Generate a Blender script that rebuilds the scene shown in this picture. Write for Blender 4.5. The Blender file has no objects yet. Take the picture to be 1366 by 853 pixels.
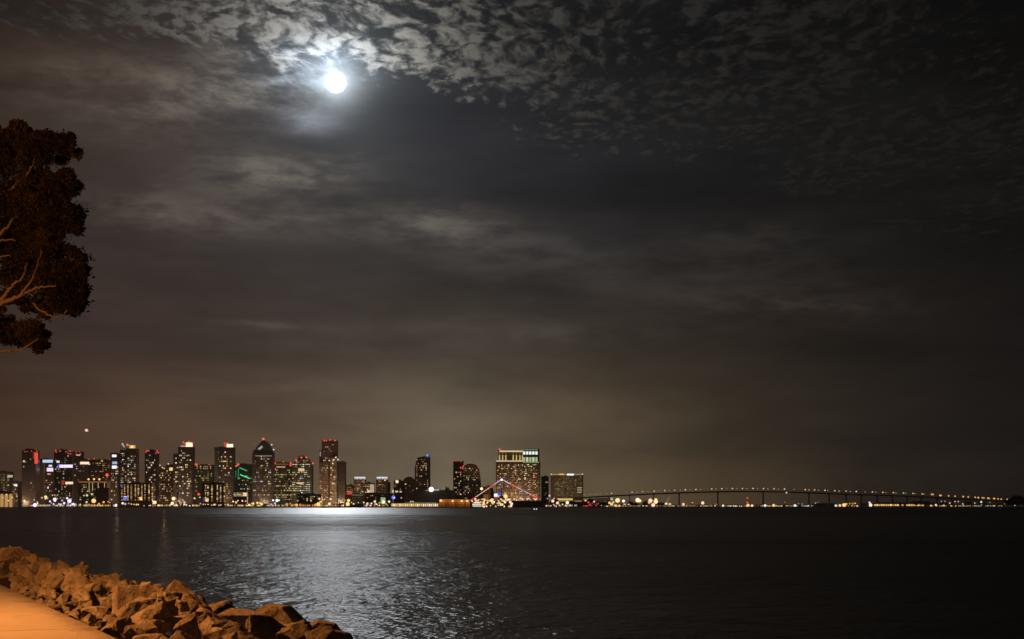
import bpy, bmesh, math, random
from mathutils import Vector, Matrix, noise as mnoise

random.seed(7)
R = math.radians
SC = bpy.context.scene
COL = SC.collection

# ---------------------------------------------------------------- camera constants
F = 1897.0            # focal length in photo pixels (1366 wide)
HY = 675.0            # horizon row in the photo
HC = 4.5              # camera height above the water
ZP = 2.85             # shore path level
def P(px, py, d):
    return Vector(((px - 683.0) / F * d, d, HC + (HY - py) / F * d))
def X(px, d): return (px - 683.0) / F * d
def Z(py, d): return HC + (HY - py) / F * d

ONES = "zeroth first second third fourth fifth sixth seventh eighth ninth tenth eleventh twelfth thirteenth fourteenth fifteenth sixteenth seventeenth eighteenth nineteenth".split()
TENS = {20: ("twentieth", "twenty"), 30: ("thirtieth", "thirty"), 40: ("fortieth", "forty"), 50: ("fiftieth", "fifty"), 60: ("sixtieth", "sixty"), 70: ("seventieth", "seventy")}
def nth(n):
    if n < 20: return ONES[n]
    t = n // 10 * 10
    return TENS[t][0] if n == t else TENS[t][1] + "-" + ONES[n - t]

# ---------------------------------------------------------------- object helpers
def tag(o, label=None, cat=None, group=None, kind=None):
    if label: o["label"] = label
    if cat: o["category"] = cat
    if group: o["group"] = group
    if kind: o["kind"] = kind
    return o
def empty(name, loc=(0, 0, 0)):
    o = bpy.data.objects.new(name, None); o.location = loc; o.empty_display_size = 1.0
    COL.objects.link(o); return o
def mesh_of(name, bm, mat=None, smooth=False):
    me = bpy.data.meshes.new(name)
    bm.to_mesh(me); bm.free()
    if mat: me.materials.append(mat)
    if smooth:
        for p in me.polygons: p.use_smooth = True
    return me
def link(name, me, parent=None, loc=(0, 0, 0), scale=None, rot=None):
    o = bpy.data.objects.new(name, me); COL.objects.link(o)
    o.location = loc
    if scale is not None: o.scale = scale
    if rot is not None: o.rotation_euler = rot
    if parent: o.parent = parent
    return o
def obj(name, bm, mat, parent=None, loc=(0, 0, 0), smooth=False):
    return link(name, mesh_of(name, bm, mat, smooth), parent, loc)
def box(bm, x0, x1, y0, y1, z0, z1):
    v = [bm.verts.new(c) for c in ((x0,y0,z0),(x1,y0,z0),(x1,y1,z0),(x0,y1,z0),(x0,y0,z1),(x1,y0,z1),(x1,y1,z1),(x0,y1,z1))]
    for f in ((0,3,2,1),(4,5,6,7),(0,1,5,4),(1,2,6,5),(2,3,7,6),(3,0,4,7)):
        bm.faces.new([v[i] for i in f])
    return v
def prism(bm, prof, y0, y1):
    """prof: list of (x, z) counter-clockwise seen from -y"""
    a = [bm.verts.new((x, y0, z)) for x, z in prof]; b = [bm.verts.new((x, y1, z)) for x, z in prof]
    bm.faces.new(a); bm.faces.new(b[::-1]); n = len(prof)
    for i in range(n):
        j = (i + 1) % n
        bm.faces.new((a[j], a[i], b[i], b[j]))
def lathe(bm, prof, n=12, cx=0, cy=0):
    """prof: list of (r, z) upward"""
    rings = []
    for r, z in prof:
        rings.append([bm.verts.new((cx + r*math.cos(2*math.pi*k/n), cy + r*math.sin(2*math.pi*k/n), z)) for k in range(n)])
    for a, b in zip(rings, rings[1:]):
        for k in range(n):
            bm.faces.new((a[k], a[(k+1) % n], b[(k+1) % n], b[k]))
    bm.faces.new(rings[0][::-1]); bm.faces.new(rings[-1])
def tube(bm, pts, rad, n=8):
    pts = [Vector(p) for p in pts]; rings = []
    a = None
    for i, p in enumerate(pts):
        t = (pts[min(i+1, len(pts)-1)] - pts[max(i-1, 0)]).normalized()
        if a is None:
            a = t.cross(Vector((0, 0, 1)) if abs(t.z) < .9 else Vector((1, 0, 0)))
        a = (a - t * a.dot(t)).normalized(); b = t.cross(a)      # carried along without twisting
        rings.append([bm.verts.new(p + (a*math.cos(2*math.pi*k/n) + b*math.sin(2*math.pi*k/n))*rad[i]) for k in range(n)])
    for a, b in zip(rings, rings[1:]):
        for k in range(n):
            bm.faces.new((a[k], a[(k+1) % n], b[(k+1) % n], b[k]))
    bm.faces.new(rings[0][::-1]); bm.faces.new(rings[-1])
    bmesh.ops.recalc_face_normals(bm, faces=bm.faces)
def curve_pts(ctrl, n=14, wob=0.0, rnd=random):
    """Catmull-Rom through control points"""
    c = [Vector(p) for p in ctrl]; c = [c[0]*2 - c[1]] + c + [c[-1]*2 - c[-2]]
    out = []
    for i in range(1, len(c) - 2):
        for k in range(n):
            t = k / n; a, b, d, e = c[i-1], c[i], c[i+1], c[i+2]
            out.append(.5*((2*b) + (d-a)*t + (2*a-5*b+4*d-e)*t*t + (-a+3*b-3*d+e)*t**3))
    out.append(c[-2])
    if wob:
        out = [p + Vector((rnd.gauss(0, wob), rnd.gauss(0, wob), rnd.gauss(0, wob))) for p in out]
    return out

# ---------------------------------------------------------------- node helpers
class S:
    """a float socket with operators that lay down math nodes"""
    def __init__(s, nt, v): s.nt = nt; s.v = v
    def _m(s, op, *a, clamp=False):
        n = s.nt.nodes.new("ShaderNodeMath"); n.operation = op; n.use_clamp = clamp
        for i, x in enumerate((s,) + a):
            x = x.v if isinstance(x, S) else x
            if isinstance(x, (int, float)): n.inputs[i].default_value = x
            else: s.nt.links.new(x, n.inputs[i])
        return S(s.nt, n.outputs[0])
    def __add__(s, o): return s._m("ADD", o)
    __radd__ = __add__
    def __sub__(s, o): return s._m("SUBTRACT", o)
    def __rsub__(s, o): return S(s.nt, o)._m("SUBTRACT", s)
    def __mul__(s, o): return s._m("MULTIPLY", o)
    __rmul__ = __mul__
    def __truediv__(s, o): return s._m("DIVIDE", o)
    def pow(s, o): return s._m("POWER", o)
    def exp(s): return s._m("EXPONENT")
    def max(s, o): return s._m("MAXIMUM", o)
    def min(s, o): return s._m("MINIMUM", o)
    def sqrt(s): return s._m("SQRT")
    def clamp(s): return s._m("ADD", 0.0, clamp=True)
    def smooth(s, a, b, lo=0.0, hi=1.0):
        n = s.nt.nodes.new("ShaderNodeMapRange"); n.interpolation_type = "SMOOTHSTEP"
        s.nt.links.new(s.v, n.inputs["Value"])
        for k, x in (("From Min", a), ("From Max", b), ("To Min", lo), ("To Max", hi)): n.inputs[k].default_value = x
        return S(s.nt, n.outputs["Result"])
def combine(nt, a, b, c):
    n = nt.nodes.new("ShaderNodeCombineXYZ")
    for i, x in enumerate((a, b, c)):
        if isinstance(x, S): nt.links.new(x.v, n.inputs[i])
        else: n.inputs[i].default_value = x
    return n.outputs[0]
def nnoise(nt, vec, scale, detail=4, rough=.55, dist=0.0, out="Fac"):
    n = nt.nodes.new("ShaderNodeTexNoise"); n.inputs["Scale"].default_value = scale
    n.inputs["Detail"].default_value = detail; n.inputs["Roughness"].default_value = rough; n.inputs["Distortion"].default_value = dist
    nt.links.new(vec, n.inputs["Vector"])
    return S(nt, n.outputs[out])
def ramp(nt, fac, stops, interp="LINEAR"):
    n = nt.nodes.new("ShaderNodeValToRGB"); cr = n.color_ramp; cr.interpolation = interp
    while len(cr.elements) > 1: cr.elements.remove(cr.elements[-1])
    for i, (p, c) in enumerate(stops):
        e = cr.elements[0] if i == 0 else cr.elements.new(p)
        e.position = p; e.color = (*c, 1)
    nt.links.new(fac.v if isinstance(fac, S) else fac, n.inputs[0])
    return n.outputs[0]
def cmix(nt, fac, a, b, mode="MIX"):
    n = nt.nodes.new("ShaderNodeMix"); n.data_type = "RGBA"; n.blend_type = mode; n.clamp_factor = True
    for i, x in ((0, fac), (6, a), (7, b)):
        x = x.v if isinstance(x, S) else x
        if isinstance(x, (int, float)): n.inputs[i].default_value = x
        elif isinstance(x, tuple): n.inputs[i].default_value = (*x, 1)
        else: nt.links.new(x, n.inputs[i])
    return n.outputs[2]
def lin(r, g, b):
    f = lambda c: (c/255/12.92 if c/255 <= .04045 else ((c/255 + .055)/1.055)**2.4)
    return (f(r), f(g), f(b))

def mat_new(name):
    m = bpy.data.materials.new(name); m.use_nodes = True
    nt = m.node_tree
    return m, nt, nt.nodes["Principled BSDF"]
def coords(nt, which="Object"):
    return nt.nodes.new("ShaderNodeTexCoord").outputs[which]
def simple(name, color, rough=.7, spec=.3, vary=.25, scale=3.0, metal=0.0, bump=0.0):
    m, nt, b = mat_new(name)
    v = coords(nt); f = nnoise(nt, v, scale, 5, .6)
    c = cmix(nt, f, tuple(x*(1-vary) for x in color), tuple(min(1, x*(1+vary)) for x in color))
    nt.links.new(c, b.inputs["Base Color"]); b.inputs["Roughness"].default_value = rough
    b.inputs["Specular IOR Level"].default_value = spec; b.inputs["Metallic"].default_value = metal
    if bump:
        bn = nt.nodes.new("ShaderNodeBump"); bn.inputs["Distance"].default_value = bump
        nt.links.new(nnoise(nt, v, scale*4, 6, .65).v, bn.inputs["Height"]); nt.links.new(bn.outputs[0], b.inputs["Normal"])
    return m
def emit(name, color, strength, sample=False):
    m = bpy.data.materials.new(name); m.use_nodes = True; nt = m.node_tree
    nt.nodes.remove(nt.nodes["Principled BSDF"])
    e = nt.nodes.new("ShaderNodeEmission"); e.inputs[0].default_value = (*color, 1); e.inputs[1].default_value = strength
    nt.links.new(e.outputs[0], nt.nodes["Material Output"].inputs[0])
    m.cycles.emission_sampling = "AUTO" if sample else "NONE"
    return m

# ================================================================ SKY (world), MOON, MOONLIGHT
MOON_D = (P(448, 110, 1.0) - Vector((0, 0, HC))).normalized()
def az_el(px, py):
    v = (P(px, py, 1.0) - Vector((0, 0, HC))).normalized()
    return math.atan2(v.x, v.y), math.asin(v.z)
def build_world():
    w = bpy.data.worlds.new("World"); SC.world = w; w.use_nodes = True
    nt = w.node_tree
    bg = nt.nodes["Background"]
    gen = nt.nodes.new("ShaderNodeTexCoord").outputs["Generated"]
    nrm = nt.nodes.new("ShaderNodeVectorMath"); nrm.operation = "NORMALIZE"; nt.links.new(gen, nrm.inputs[0])
    sp = nt.nodes.new("ShaderNodeSeparateXYZ"); nt.links.new(nrm.outputs[0], sp.inputs[0])
    x, y, z = (S(nt, sp.outputs[i]) for i in range(3))
    az = x._m("ARCTAN2", y); el = z._m("ARCSINE")
    azel = combine(nt, az, el * 2.6, 0.0)
    # slow wander of the cloud edges
    w1 = nnoise(nt, azel, 7.0, 4, .6) - .5
    w2 = nnoise(nt, combine(nt, az + 9.3, el * 2.6 + 3.1, .0), 7.0, 4, .6) - .5
    azw = az + w1 * .10
    elw = el + w2 * .05
    # ---- background glow of the night sky by azimuth (ramps) at several heights
    A = lambda px: (math.atan((px - 683) / F) + math.pi) / (2 * math.pi)
    azn = (az + w1*.03 + math.pi) / (2 * math.pi)
    back = 0.45
    def level(vals):
        # vals: {px: (r,g,b)} photo colours
        st = [(A(p), lin(*c)) for p, c in sorted(vals.items())]
        b = tuple(back * (st[0][1][i] + st[-1][1][i]) / 2 for i in range(3))
        st = [(0.0, b), (A(-900), tuple(.7*c + .3*d for c, d in zip(st[0][1], b)))] + st + [(A(2600), b), (1.0, b)]
        return ramp(nt, azn, st)
    L = [
        (672, {0: (84,61,44), 200: (102,79,59), 420: (124,103,81), 590: (140,127,102), 760: (122,105,78), 950: (84,68,48), 1150: (50,41,31), 1366: (30,24,22)}),
        (570, {0: (76,55,42), 200: (88,68,53), 420: (101,84,69), 590: (114,102,84), 760: (97,83,65), 950: (64,55,43), 1150: (42,36,30), 1366: (29,24,22)}),
        (450, {0: (58,46,40), 200: (60,49,44), 420: (67,58,52), 600: (69,61,53), 760: (60,53,46), 950: (46,40,34), 1150: (32,28,24), 1366: (24,21,20)}),
        (320, {0: (54,44,40), 200: (58,50,47), 420: (60,55,53), 600: (55,52,51), 760: (45,43,43), 950: (34,32,31), 1150: (25,24,23), 1366: (19,18,17)}),
        (190, {0: (52,42,37), 200: (62,53,49), 420: (62,61,63), 600: (48,48,52), 760: (36,36,39), 950: (27,27,28), 1150: (23,23,23), 1366: (17,16,15)}),
        (30,  {0: (40,30,26), 200: (44,37,35), 420: (40,38,39), 600: (28,28,31), 760: (23,23,25), 950: (19,19,20), 1150: (14,14,14), 1366: (11,11,11)}),
    ]
    cols = [(az_el(448, py)[1], level(v)) for py, v in L]
    sky = cols[0][1]
    for (e0, _), (e1, c) in zip(cols, cols[1:]):
        sky = cmix(nt, el.smooth(e0, e1), sky, c)
    # dimmer towards the zenith and below the horizon
    sky = cmix(nt, el.smooth(.5, 1.2, 0, .45), sky, (.004, .004, .005))
    # ---- angular distance to the moon
    dt = nt.nodes.new("ShaderNodeVectorMath"); dt.operation = "DOT_PRODUCT"
    nt.links.new(nrm.outputs[0], dt.inputs[0]); dt.inputs[1].default_value = MOON_D
    th = S(nt, dt.outputs["Value"]).min(.9999999)._m("ARCCOSINE")
    # ---- soft banks and streaks of low cloud
    def blob(px, py, sx, sy, warp=1.0):
        a0, e0 = az_el(px, py)
        u = ((az + w1*.10*warp) - a0) / (sx / F); v = ((el + w2*.05*warp) - e0) / (sy / F)
        return (0.0 - (u*u + v*v)).exp() if False else ((u*u + v*v) * -1.0).exp()
    fine = nnoise(nt, combine(nt, az, el * 3.2, 2.0), 20.0, 9, .64).smooth(.34, .68, .12, 1.45)
    def add(base, fac, color):
        n = nt.nodes.new("ShaderNodeMix"); n.data_type = "RGBA"; n.blend_type = "ADD"; n.clamp_factor = False
        nt.links.new(fac.v, n.inputs[0]); nt.links.new(base, n.inputs[6]); n.inputs[7].default_value = (*color, 1)
        return n.outputs[2]
    streaks = [  # px, py, sx, sy, colour
        (385, 232, 95, 24, (.070, .060, .046)), (310, 285, 120, 24, (.030, .024, .019)),
        (180, 268, 70, 20, (.024, .019, .014)), (575, 306, 105, 24, (.040, .034, .028)),
        (700, 345, 130, 26, (.008, .007, .006)), (1010, 322, 110, 30, (.005, .0042, .0035)),
        (930, 375, 210, 40, (.005, .0042, .0035)), (360, 436, 70, 6, (.014, .012, .010)),
        (480, 470, 150, 16, (.008, .007, .006)), (1250, 235, 130, 40, (.002, .0015, .001)),
        (700, 440, 160, 14, (.010, .009, .008)), (1060, 410, 120, 26, (.010, .007, .006)),
        (360, 515, 120, 8, (.010, .009, .008)),
    ]
    for px, py, sx, sy, c in streaks:
        sky = add(sky, blob(px, py, sx, sy, .55) * fine, tuple(1.9 * q for q in c))
    # darker lanes between the streaks
    dark = (blob(800, 262, 320, 36, .7) * .40 + blob(560, 160, 110, 40, .5) * .25 + blob(1000, 430, 260, 16) * .18 + blob(640, 378, 170, 22) * .30
            + blob(330, 175, 110, 22) * .14 + blob(480, 278, 60, 16) * .15).clamp()
    sky = cmix(nt, dark, sky, (.006, .0065, .008))
    # large soft mottling over everything
    mott = nnoise(nt, combine(nt, az, el * 3.4, 7.0), 9.0, 6, .6).smooth(.25, .75, .80, 1.18)
    n = nt.nodes.new("ShaderNodeMix"); n.data_type = "RGBA"; n.blend_type = "MULTIPLY"; n.inputs[0].default_value = 1
    nt.links.new(sky, n.inputs[6]); nt.links.new(combine(nt, mott, mott, mott), n.inputs[7]); sky = n.outputs[2]
    # ---- high mackerel cloud: a level sheet seen in perspective
    zz = z.max(.06)
    u, v = x / zz, y / zz
    pl = combine(nt, u + w1 * .20, v * .50 + w2 * .20, 0.0)
    pl2 = combine(nt, u * 1.0 + 4.7, v * .5 + 1.3, 0.0)
    big = nnoise(nt, pl, 2.4, 3, .5)
    puff = nnoise(nt, pl, 23.0, 10, .66, .12)
    def cells(scale, amt):
        vo = nt.nodes.new("ShaderNodeTexVoronoi"); vo.feature = "SMOOTH_F1"; vo.inputs["Scale"].default_value = scale
        vo.inputs["Smoothness"].default_value = .45; vo.inputs["Randomness"].default_value = .95
        wn1 = nnoise(nt, pl2, 26.0, 4, .6) - .5; wn2 = nnoise(nt, pl, 24.0, 4, .6) - .5
        wv = nt.nodes.new("ShaderNodeVectorMath"); wv.operation = "ADD"
        nt.links.new(pl, wv.inputs[0]); nt.links.new(combine(nt, wn1 * amt, wn2 * amt, 0.0), wv.inputs[1]); nt.links.new(wv.outputs[0], vo.inputs["Vector"])
        return S(nt, vo.outputs["Distance"])
    cell = cells(33.0, .055)
    dens = puff * .98 + (0.50 - cell) * .24 + (big - .5) * .50 - .01
    # the sheet ends along a slanting line: from the moon down to the right
    def el_line(pts):
        nn = nt.nodes.new("ShaderNodeFloatCurve")
        cm = nn.mapping.curves[0]; nt.links.new(((az + .6) / 1.2).v, nn.inputs["Value"])
        while len(cm.points) > 2: cm.points.remove(cm.points[-1])
        pp = [((az_el(p, q)[0] + .6) / 1.2, az_el(p, q)[1] / .6) for p, q in pts]
        cm.points[0].location = (0, pp[0][1]); cm.points[1].location = (1, pp[-1][1])
        for a, b in pp: cm.points.new(a, b)
        nn.mapping.update()
        return S(nt, nn.outputs[0]) * .6
    edge = el_line([(0, 60), (150, 70), (330, 74), (375, 118), (425, 112), (455, 98), (520, 112), (640, 158), (760, 212), (950, 250), (1100, 290), (1366, 370)])
    cover = (el + w2 * .055 + (puff - .5) * .03 - edge).smooth(-.012, .024)
    cloud = (dens + (cover - 1.0) * .35).smooth(.35, .62) * cover
    # moonlight through the sheet, falling off away from the moon
    lit = (th * -1 / .024).exp() * 1.05 + (th * -1 / .044).exp() * .58 + (th * -1 / .17).exp() * .050 + .0066
    thick = dens.smooth(.38, .66, .55, 1.15) * dens.smooth(.62, .86, 1.0, .55)
    near = (th * -1 / .03).exp()
    ccol = cmix(nt, near, (1.0, .93, .82), (.80, .93, 1.0))
    litc = nt.nodes.new("ShaderNodeMix"); litc.data_type = "RGBA"; litc.blend_type = "MULTIPLY"; litc.inputs[0].default_value = 1
    lv = lit * thick
    nt.links.new(ccol, litc.inputs[6]); nt.links.new(combine(nt, lv, lv, lv), litc.inputs[7])
    sky = cmix(nt, cloud * .92, sky, litc.outputs[2])
    # brownish bank left of the moon
    bank = (blob(330, 105, 85, 42, .8) + blob(205, 130, 110, 40, .8) * .45) * fine
    sky = add(sky, bank * (dens.smooth(.30, .62, .55, 1.25)), (.105, .093, .078))
    sky = add(sky, blob(110, 105, 150, 55) * (fine * .6 + .5), (.030, .021, .014))
    wisp = blob(413, 160, 34, 13, .35) * (fine * .5 + .6)
    sky = add(sky, wisp, (.17, .19, .22))
    # aureole
    up = (el + w2*.03).smooth(MOON_D.z - .016, MOON_D.z + .010, .28, 1.0)
    aure = (th * -1 / .0068).exp() * 1.8 + (th * -1 / .022).exp() * .26 * up + (th * -1 / .07).exp() * .022
    ab = (blob(408, 96, 50, 30, .6) + blob(455, 78, 40, 26, .6) * .6) * fine * dens.smooth(.30, .60, .35, 1.3)
    sky = add(sky, aure, (.80, .92, 1.0))
    sky = add(sky, ab, (.24, .31, .40))
    nt.links.new(sky, bg.inputs["Color"]); bg.inputs["Strength"].default_value = 1.0
    w.cycles.sampling_method = "MANUAL"; w.cycles.sample_map_resolution = 1024
build_world()

def build_moon():
    D = 26000.0
    m, nt, b = mat_new("moon_surface")
    nt.nodes.remove(b)
    e = nt.nodes.new("ShaderNodeEmission")
    f = nnoise(nt, coords(nt), 1.6, 6, .6).smooth(.38, .62, .72, 1.0)
    c = cmix(nt, f, (.75, .78, .8), (1.0, 1.0, .98)); nt.links.new(c, e.inputs[0]); e.inputs[1].default_value = 5.0
    nt.links.new(e.outputs[0], nt.nodes["Material Output"].inputs[0])
    m.cycles.emission_sampling = "NONE"
    bm = bmesh.new(); bmesh.ops.create_uvsphere(bm, u_segments=48, v_segments=24, radius=13.0 / F * D)
    o = obj("moon", bm, m, loc=Vector((0, 0, HC)) + MOON_D * D, smooth=True)
    tag(o, "bright full white moon shining among broken clouds", "moon")
    ld = bpy.data.lights.new("moonlight", "SUN"); ld.energy = MOON_E; ld.angle = R(.9); ld.color = (.90, .95, 1.0)
    lo = bpy.data.objects.new("moonlight", ld); COL.objects.link(lo)
    lo.location = (0, 0, 60); lo.rotation_euler = MOON_D.to_track_quat("Z", "Y").to_euler()
MOON_E = 0.122
build_moon()

# ---------------------------------------------------------------- camera, render settings
cd = bpy.data.cameras.new("camera"); cam = bpy.data.objects.new("camera", cd); COL.objects.link(cam)
cam.location = (0, 0, HC); cam.rotation_euler = (R(90), 0, 0)
cd.sensor_width = 36; cd.lens = F / 1366 * 36; cd.shift_y = (HY - 426.5) / 1366
cd.clip_start = .1; cd.clip_end = 200000
SC.camera = cam
SC.render.engine = "CYCLES"
SC.cycles.use_denoising = True
SC.cycles.max_bounces = 5; SC.cycles.diffuse_bounces = 2; SC.cycles.glossy_bounces = 3
SC.cycles.sample_clamp_indirect = 3.0
vs = SC.view_settings
vs.view_transform = "Standard"; vs.look = "None"; vs.exposure = 0; vs.gamma = 1; vs.use_curve_mapping = False

# ================================================================ WATER
def build_water():
    m = bpy.data.materials.new("bay_water"); m.use_nodes = True; nt = m.node_tree
    nt.nodes.remove(nt.nodes["Principled BSDF"])
    v = coords(nt); sp = nt.nodes.new("ShaderNodeSeparateXYZ"); nt.links.new(v, sp.inputs[0])
    y = S(nt, sp.outputs[1])
    def mapped(sx, sy, rot=0.0):
        mp = nt.nodes.new("ShaderNodeMapping"); mp.inputs["Scale"].default_value = (sx, sy, 1.0); mp.inputs["Rotation"].default_value = (0, 0, R(rot))
        nt.links.new(v, mp.inputs[0]); return mp.outputs[0]
    a = nnoise(nt, mapped(1.7, 1.3, 8), 1.0, 2, .42, .3)
    c = nnoise(nt, mapped(.34, .26, -10), 1.0, 2, .45, .3)
    h = nnoise(nt, mapped(5.0, 3.2, 3), 1.0, 1, .4, .3)
    # wind: long bands of rougher and calmer water, and one calm slick a few hundred metres out
    wind = nnoise(nt, mapped(.0050, .016, -5), 1.0, 6, .62)
    fine = nnoise(nt, mapped(.02, .09, 4), 1.0, 4, .6)
    yw = y + (nnoise(nt, mapped(.006, .004), 1.0, 3, .5) - .5) * 120.0
    slick = yw.smooth(150, 340) * (1.0 - yw.smooth(380, 900))
    rough = wind.smooth(.30, .66, -.035, .035) + (fine - .5) * .10 - slick * .075 + yw.smooth(30, 420, .288, .302)
    gl = nt.nodes.new("ShaderNodeBsdfAnisotropic"); gl.distribution = "BECKMANN"; gl.inputs["Color"].default_value = (1, 1, 1, 1)
    nt.links.new(rough.v, gl.inputs["Roughness"])
    df = nt.nodes.new("ShaderNodeBsdfDiffuse"); df.inputs["Color"].default_value = (.010, .011, .011, 1)
    fr = nt.nodes.new("ShaderNodeFresnel"); fr.inputs["IOR"].default_value = 1.33
    mx = nt.nodes.new("ShaderNodeMixShader"); nt.links.new((S(nt, fr.outputs[0])).min(.34).v, mx.inputs[0])
    nt.links.new(df.outputs[0], mx.inputs[1]); nt.links.new(gl.outputs[0], mx.inputs[2])
    bn = nt.nodes.new("ShaderNodeBump"); bn.inputs["Distance"].default_value = 1.0; bn.inputs["Strength"].default_value = 1.0
    nt.links.new((a * .115 + c * .28 + h * .028).v, bn.inputs["Height"])
    for n_ in (gl, fr): nt.links.new(bn.outputs[0], n_.inputs["Normal"])
    nt.links.new(mx.outputs[0], nt.nodes["Material Output"].inputs[0])
    bm = bmesh.new()
    bmesh.ops.create_grid(bm, x_segments=8, y_segments=8, size=4700)
    for q in bm.verts: q.co.x *= 1.65; q.co.y += 3050
    o = obj("water", bm, m); tag(o, "dark rippled bay water with a moonlit glitter path", "water", kind="structure")
build_water()

# ================================================================ NEAR SHORE
U = Vector((-.432, .902, 0)).normalized()      # along the shore, away from the camera
NV = Vector((U.y, -U.x, 0))                    # towards the water
E0 = Vector((-4.56, 17.0, 0))                  # a point on the path's water-side edge
def sh(t, s, z=0.0):
    p = E0 + U * t + NV * s; return Vector((p.x, p.y, z))
def ts(p):
    q = Vector((p.x, p.y, 0)) - E0; return q.dot(U), q.dot(NV)

def profile_mesh(name, prof, t0, t1, step, mat, jit=0.0, kind="structure", label=None, cat=None, tcuts=()):
    bm = bmesh.new(); prev = None; n = int((t1 - t0) / step)
    for i in range(n + 1):
        t = t0 + (t1 - t0) * i / n
        row = []
        for s, z in prof:
            p = sh(t, s, z)
            if jit: p.z += mnoise.noise(p * .8) * jit
            row.append(bm.verts.new(p))
        if prev:
            for a in range(len(row) - 1):
                bm.faces.new((prev[a], row[a], row[a+1], prev[a+1]))
        prev = row
    bmesh.ops.recalc_face_normals(bm, faces=bm.faces)
    for f in bm.faces:
        if f.normal.z < 0: f.normal_flip()
    o = obj(name, bm, mat, smooth=True); tag(o, label, cat, kind=kind); return o

M_soil = simple("dark_soil", (.045, .038, .03), .95, .1, .5, 2.0, bump=.03)
M_turf = simple("worn_turf", (.055, .065, .025), .95, .1, .5, 1.2, bump=.04)
def concrete_mat():
    m, nt, b = mat_new("path_concrete")
    v = coords(nt)
    big = nnoise(nt, v, .45, 4, .55); f = nnoise(nt, v, 26.0, 6, .7); sp = nnoise(nt, v, 140.0, 2, .5)
    c = cmix(nt, big.smooth(.3, .7), (.40, .37, .33), (.47, .44, .39))
    c = cmix(nt, f.smooth(.35, .75, 0, .35), c, (.30, .28, .25))
    c = cmix(nt, sp.smooth(.58, .72, 0, .7), c, (.20, .18, .16))
    st = nnoise(nt, v, 1.7, 6, .7, .6); c = cmix(nt, st.smooth(.55, .72, 0, .38), c, (.22, .195, .16))
    sx = nt.nodes.new("ShaderNodeSeparateXYZ"); nt.links.new(v, sx.inputs[0])
    sd = (S(nt, sx.outputs[0]) - E0.x) * NV.x + (S(nt, sx.outputs[1]) - E0.y) * NV.y          # metres from the water-side edge
    dirt = (sd + (st - .5) * .7 + (f - .5) * .5).smooth(-.42, .05, 0, .75); c = cmix(nt, dirt, c, (.13, .11, .085))
    vc = nt.nodes.new("ShaderNodeTexVoronoi"); vc.feature = "DISTANCE_TO_EDGE"; vc.inputs["Scale"].default_value = .32
    wv = nt.nodes.new("ShaderNodeVectorMath"); wv.operation = "ADD"; nt.links.new(v, wv.inputs[0]); nt.links.new(combine(nt, st * .8, big * .9, 0.0), wv.inputs[1]); nt.links.new(wv.outputs[0], vc.inputs["Vector"])
    c = cmix(nt, S(nt, vc.outputs["Distance"]).smooth(0, .006, .7, 0) * big.smooth(.45, .6), c, (.10, .085, .07))
    nt.links.new(c, b.inputs["Base Color"]); b.inputs["Roughness"].default_value = .9; b.inputs["Specular IOR Level"].default_value = .15
    bn = nt.nodes.new("ShaderNodeBump"); bn.inputs["Distance"].default_value = .004
    nt.links.new(f.v, bn.inputs["Height"]); nt.links.new(bn.outputs[0], b.inputs["Normal"])
    return m
M_conc = concrete_mat()
PW = 4.2
profile_mesh("embankment", [(-PW + .02, ZP - .22), (0, ZP - .22), (.22, ZP - .30), (1.2, ZP - .40), (1.9, ZP - .55), (6.5, -.9)], -40, 420, 1.5, M_soil, .10,
             label="dark earth bank under the boulders beside the water", cat="ground")
profile_mesh("lawn", [(-PW, ZP - .03), (-PW - 4, ZP + .02), (-PW - 30, ZP + .3), (-PW - 260, ZP + 1.5)], -40, 420, 3.0, M_turf, .06,
             label="worn dark lawn behind the shore path", cat="ground")
def build_path():
    # long slab with shallow sawn joints; one joint meets the edge at photo (135, 838)
    bm = bmesh.new(); jt = ts(P(135, 838, (HC - ZP) * F / (838 - HY)))[0]
    cuts = [jt + 3.6 * k for k in range(-11, 110)]
    g = .016
    def row(t, z): return [bm.verts.new(sh(t, s, zz)) for s, zz in ((-PW, ZP - .25), (-PW, z), (-PW*.5, z + .015 if z == ZP else z), (-.03, z), (0, z - .02), (0, ZP - .25))]
    rows = []
    for c, c2 in zip(cuts, cuts[1:]):
        rows += [row(c - g, ZP), row(c - g*.6, ZP - .02), row(c + g*.6, ZP - .02), row(c + g, ZP)]
        for q in (.25, .5, .75): rows.append(row(c + (c2 - c) * q, ZP))
    for a, b in zip(rows, rows[1:]):
        for k in range(len(a) - 1): bm.faces.new((a[k], b[k], b[k+1], a[k+1]))
    bmesh.ops.recalc_face_normals(bm, faces=bm.faces)
    o = obj("path", bm, M_conc); tag(o, "pale concrete shore path lit orange with a dark joint", "path", kind="structure")
build_path()

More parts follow.
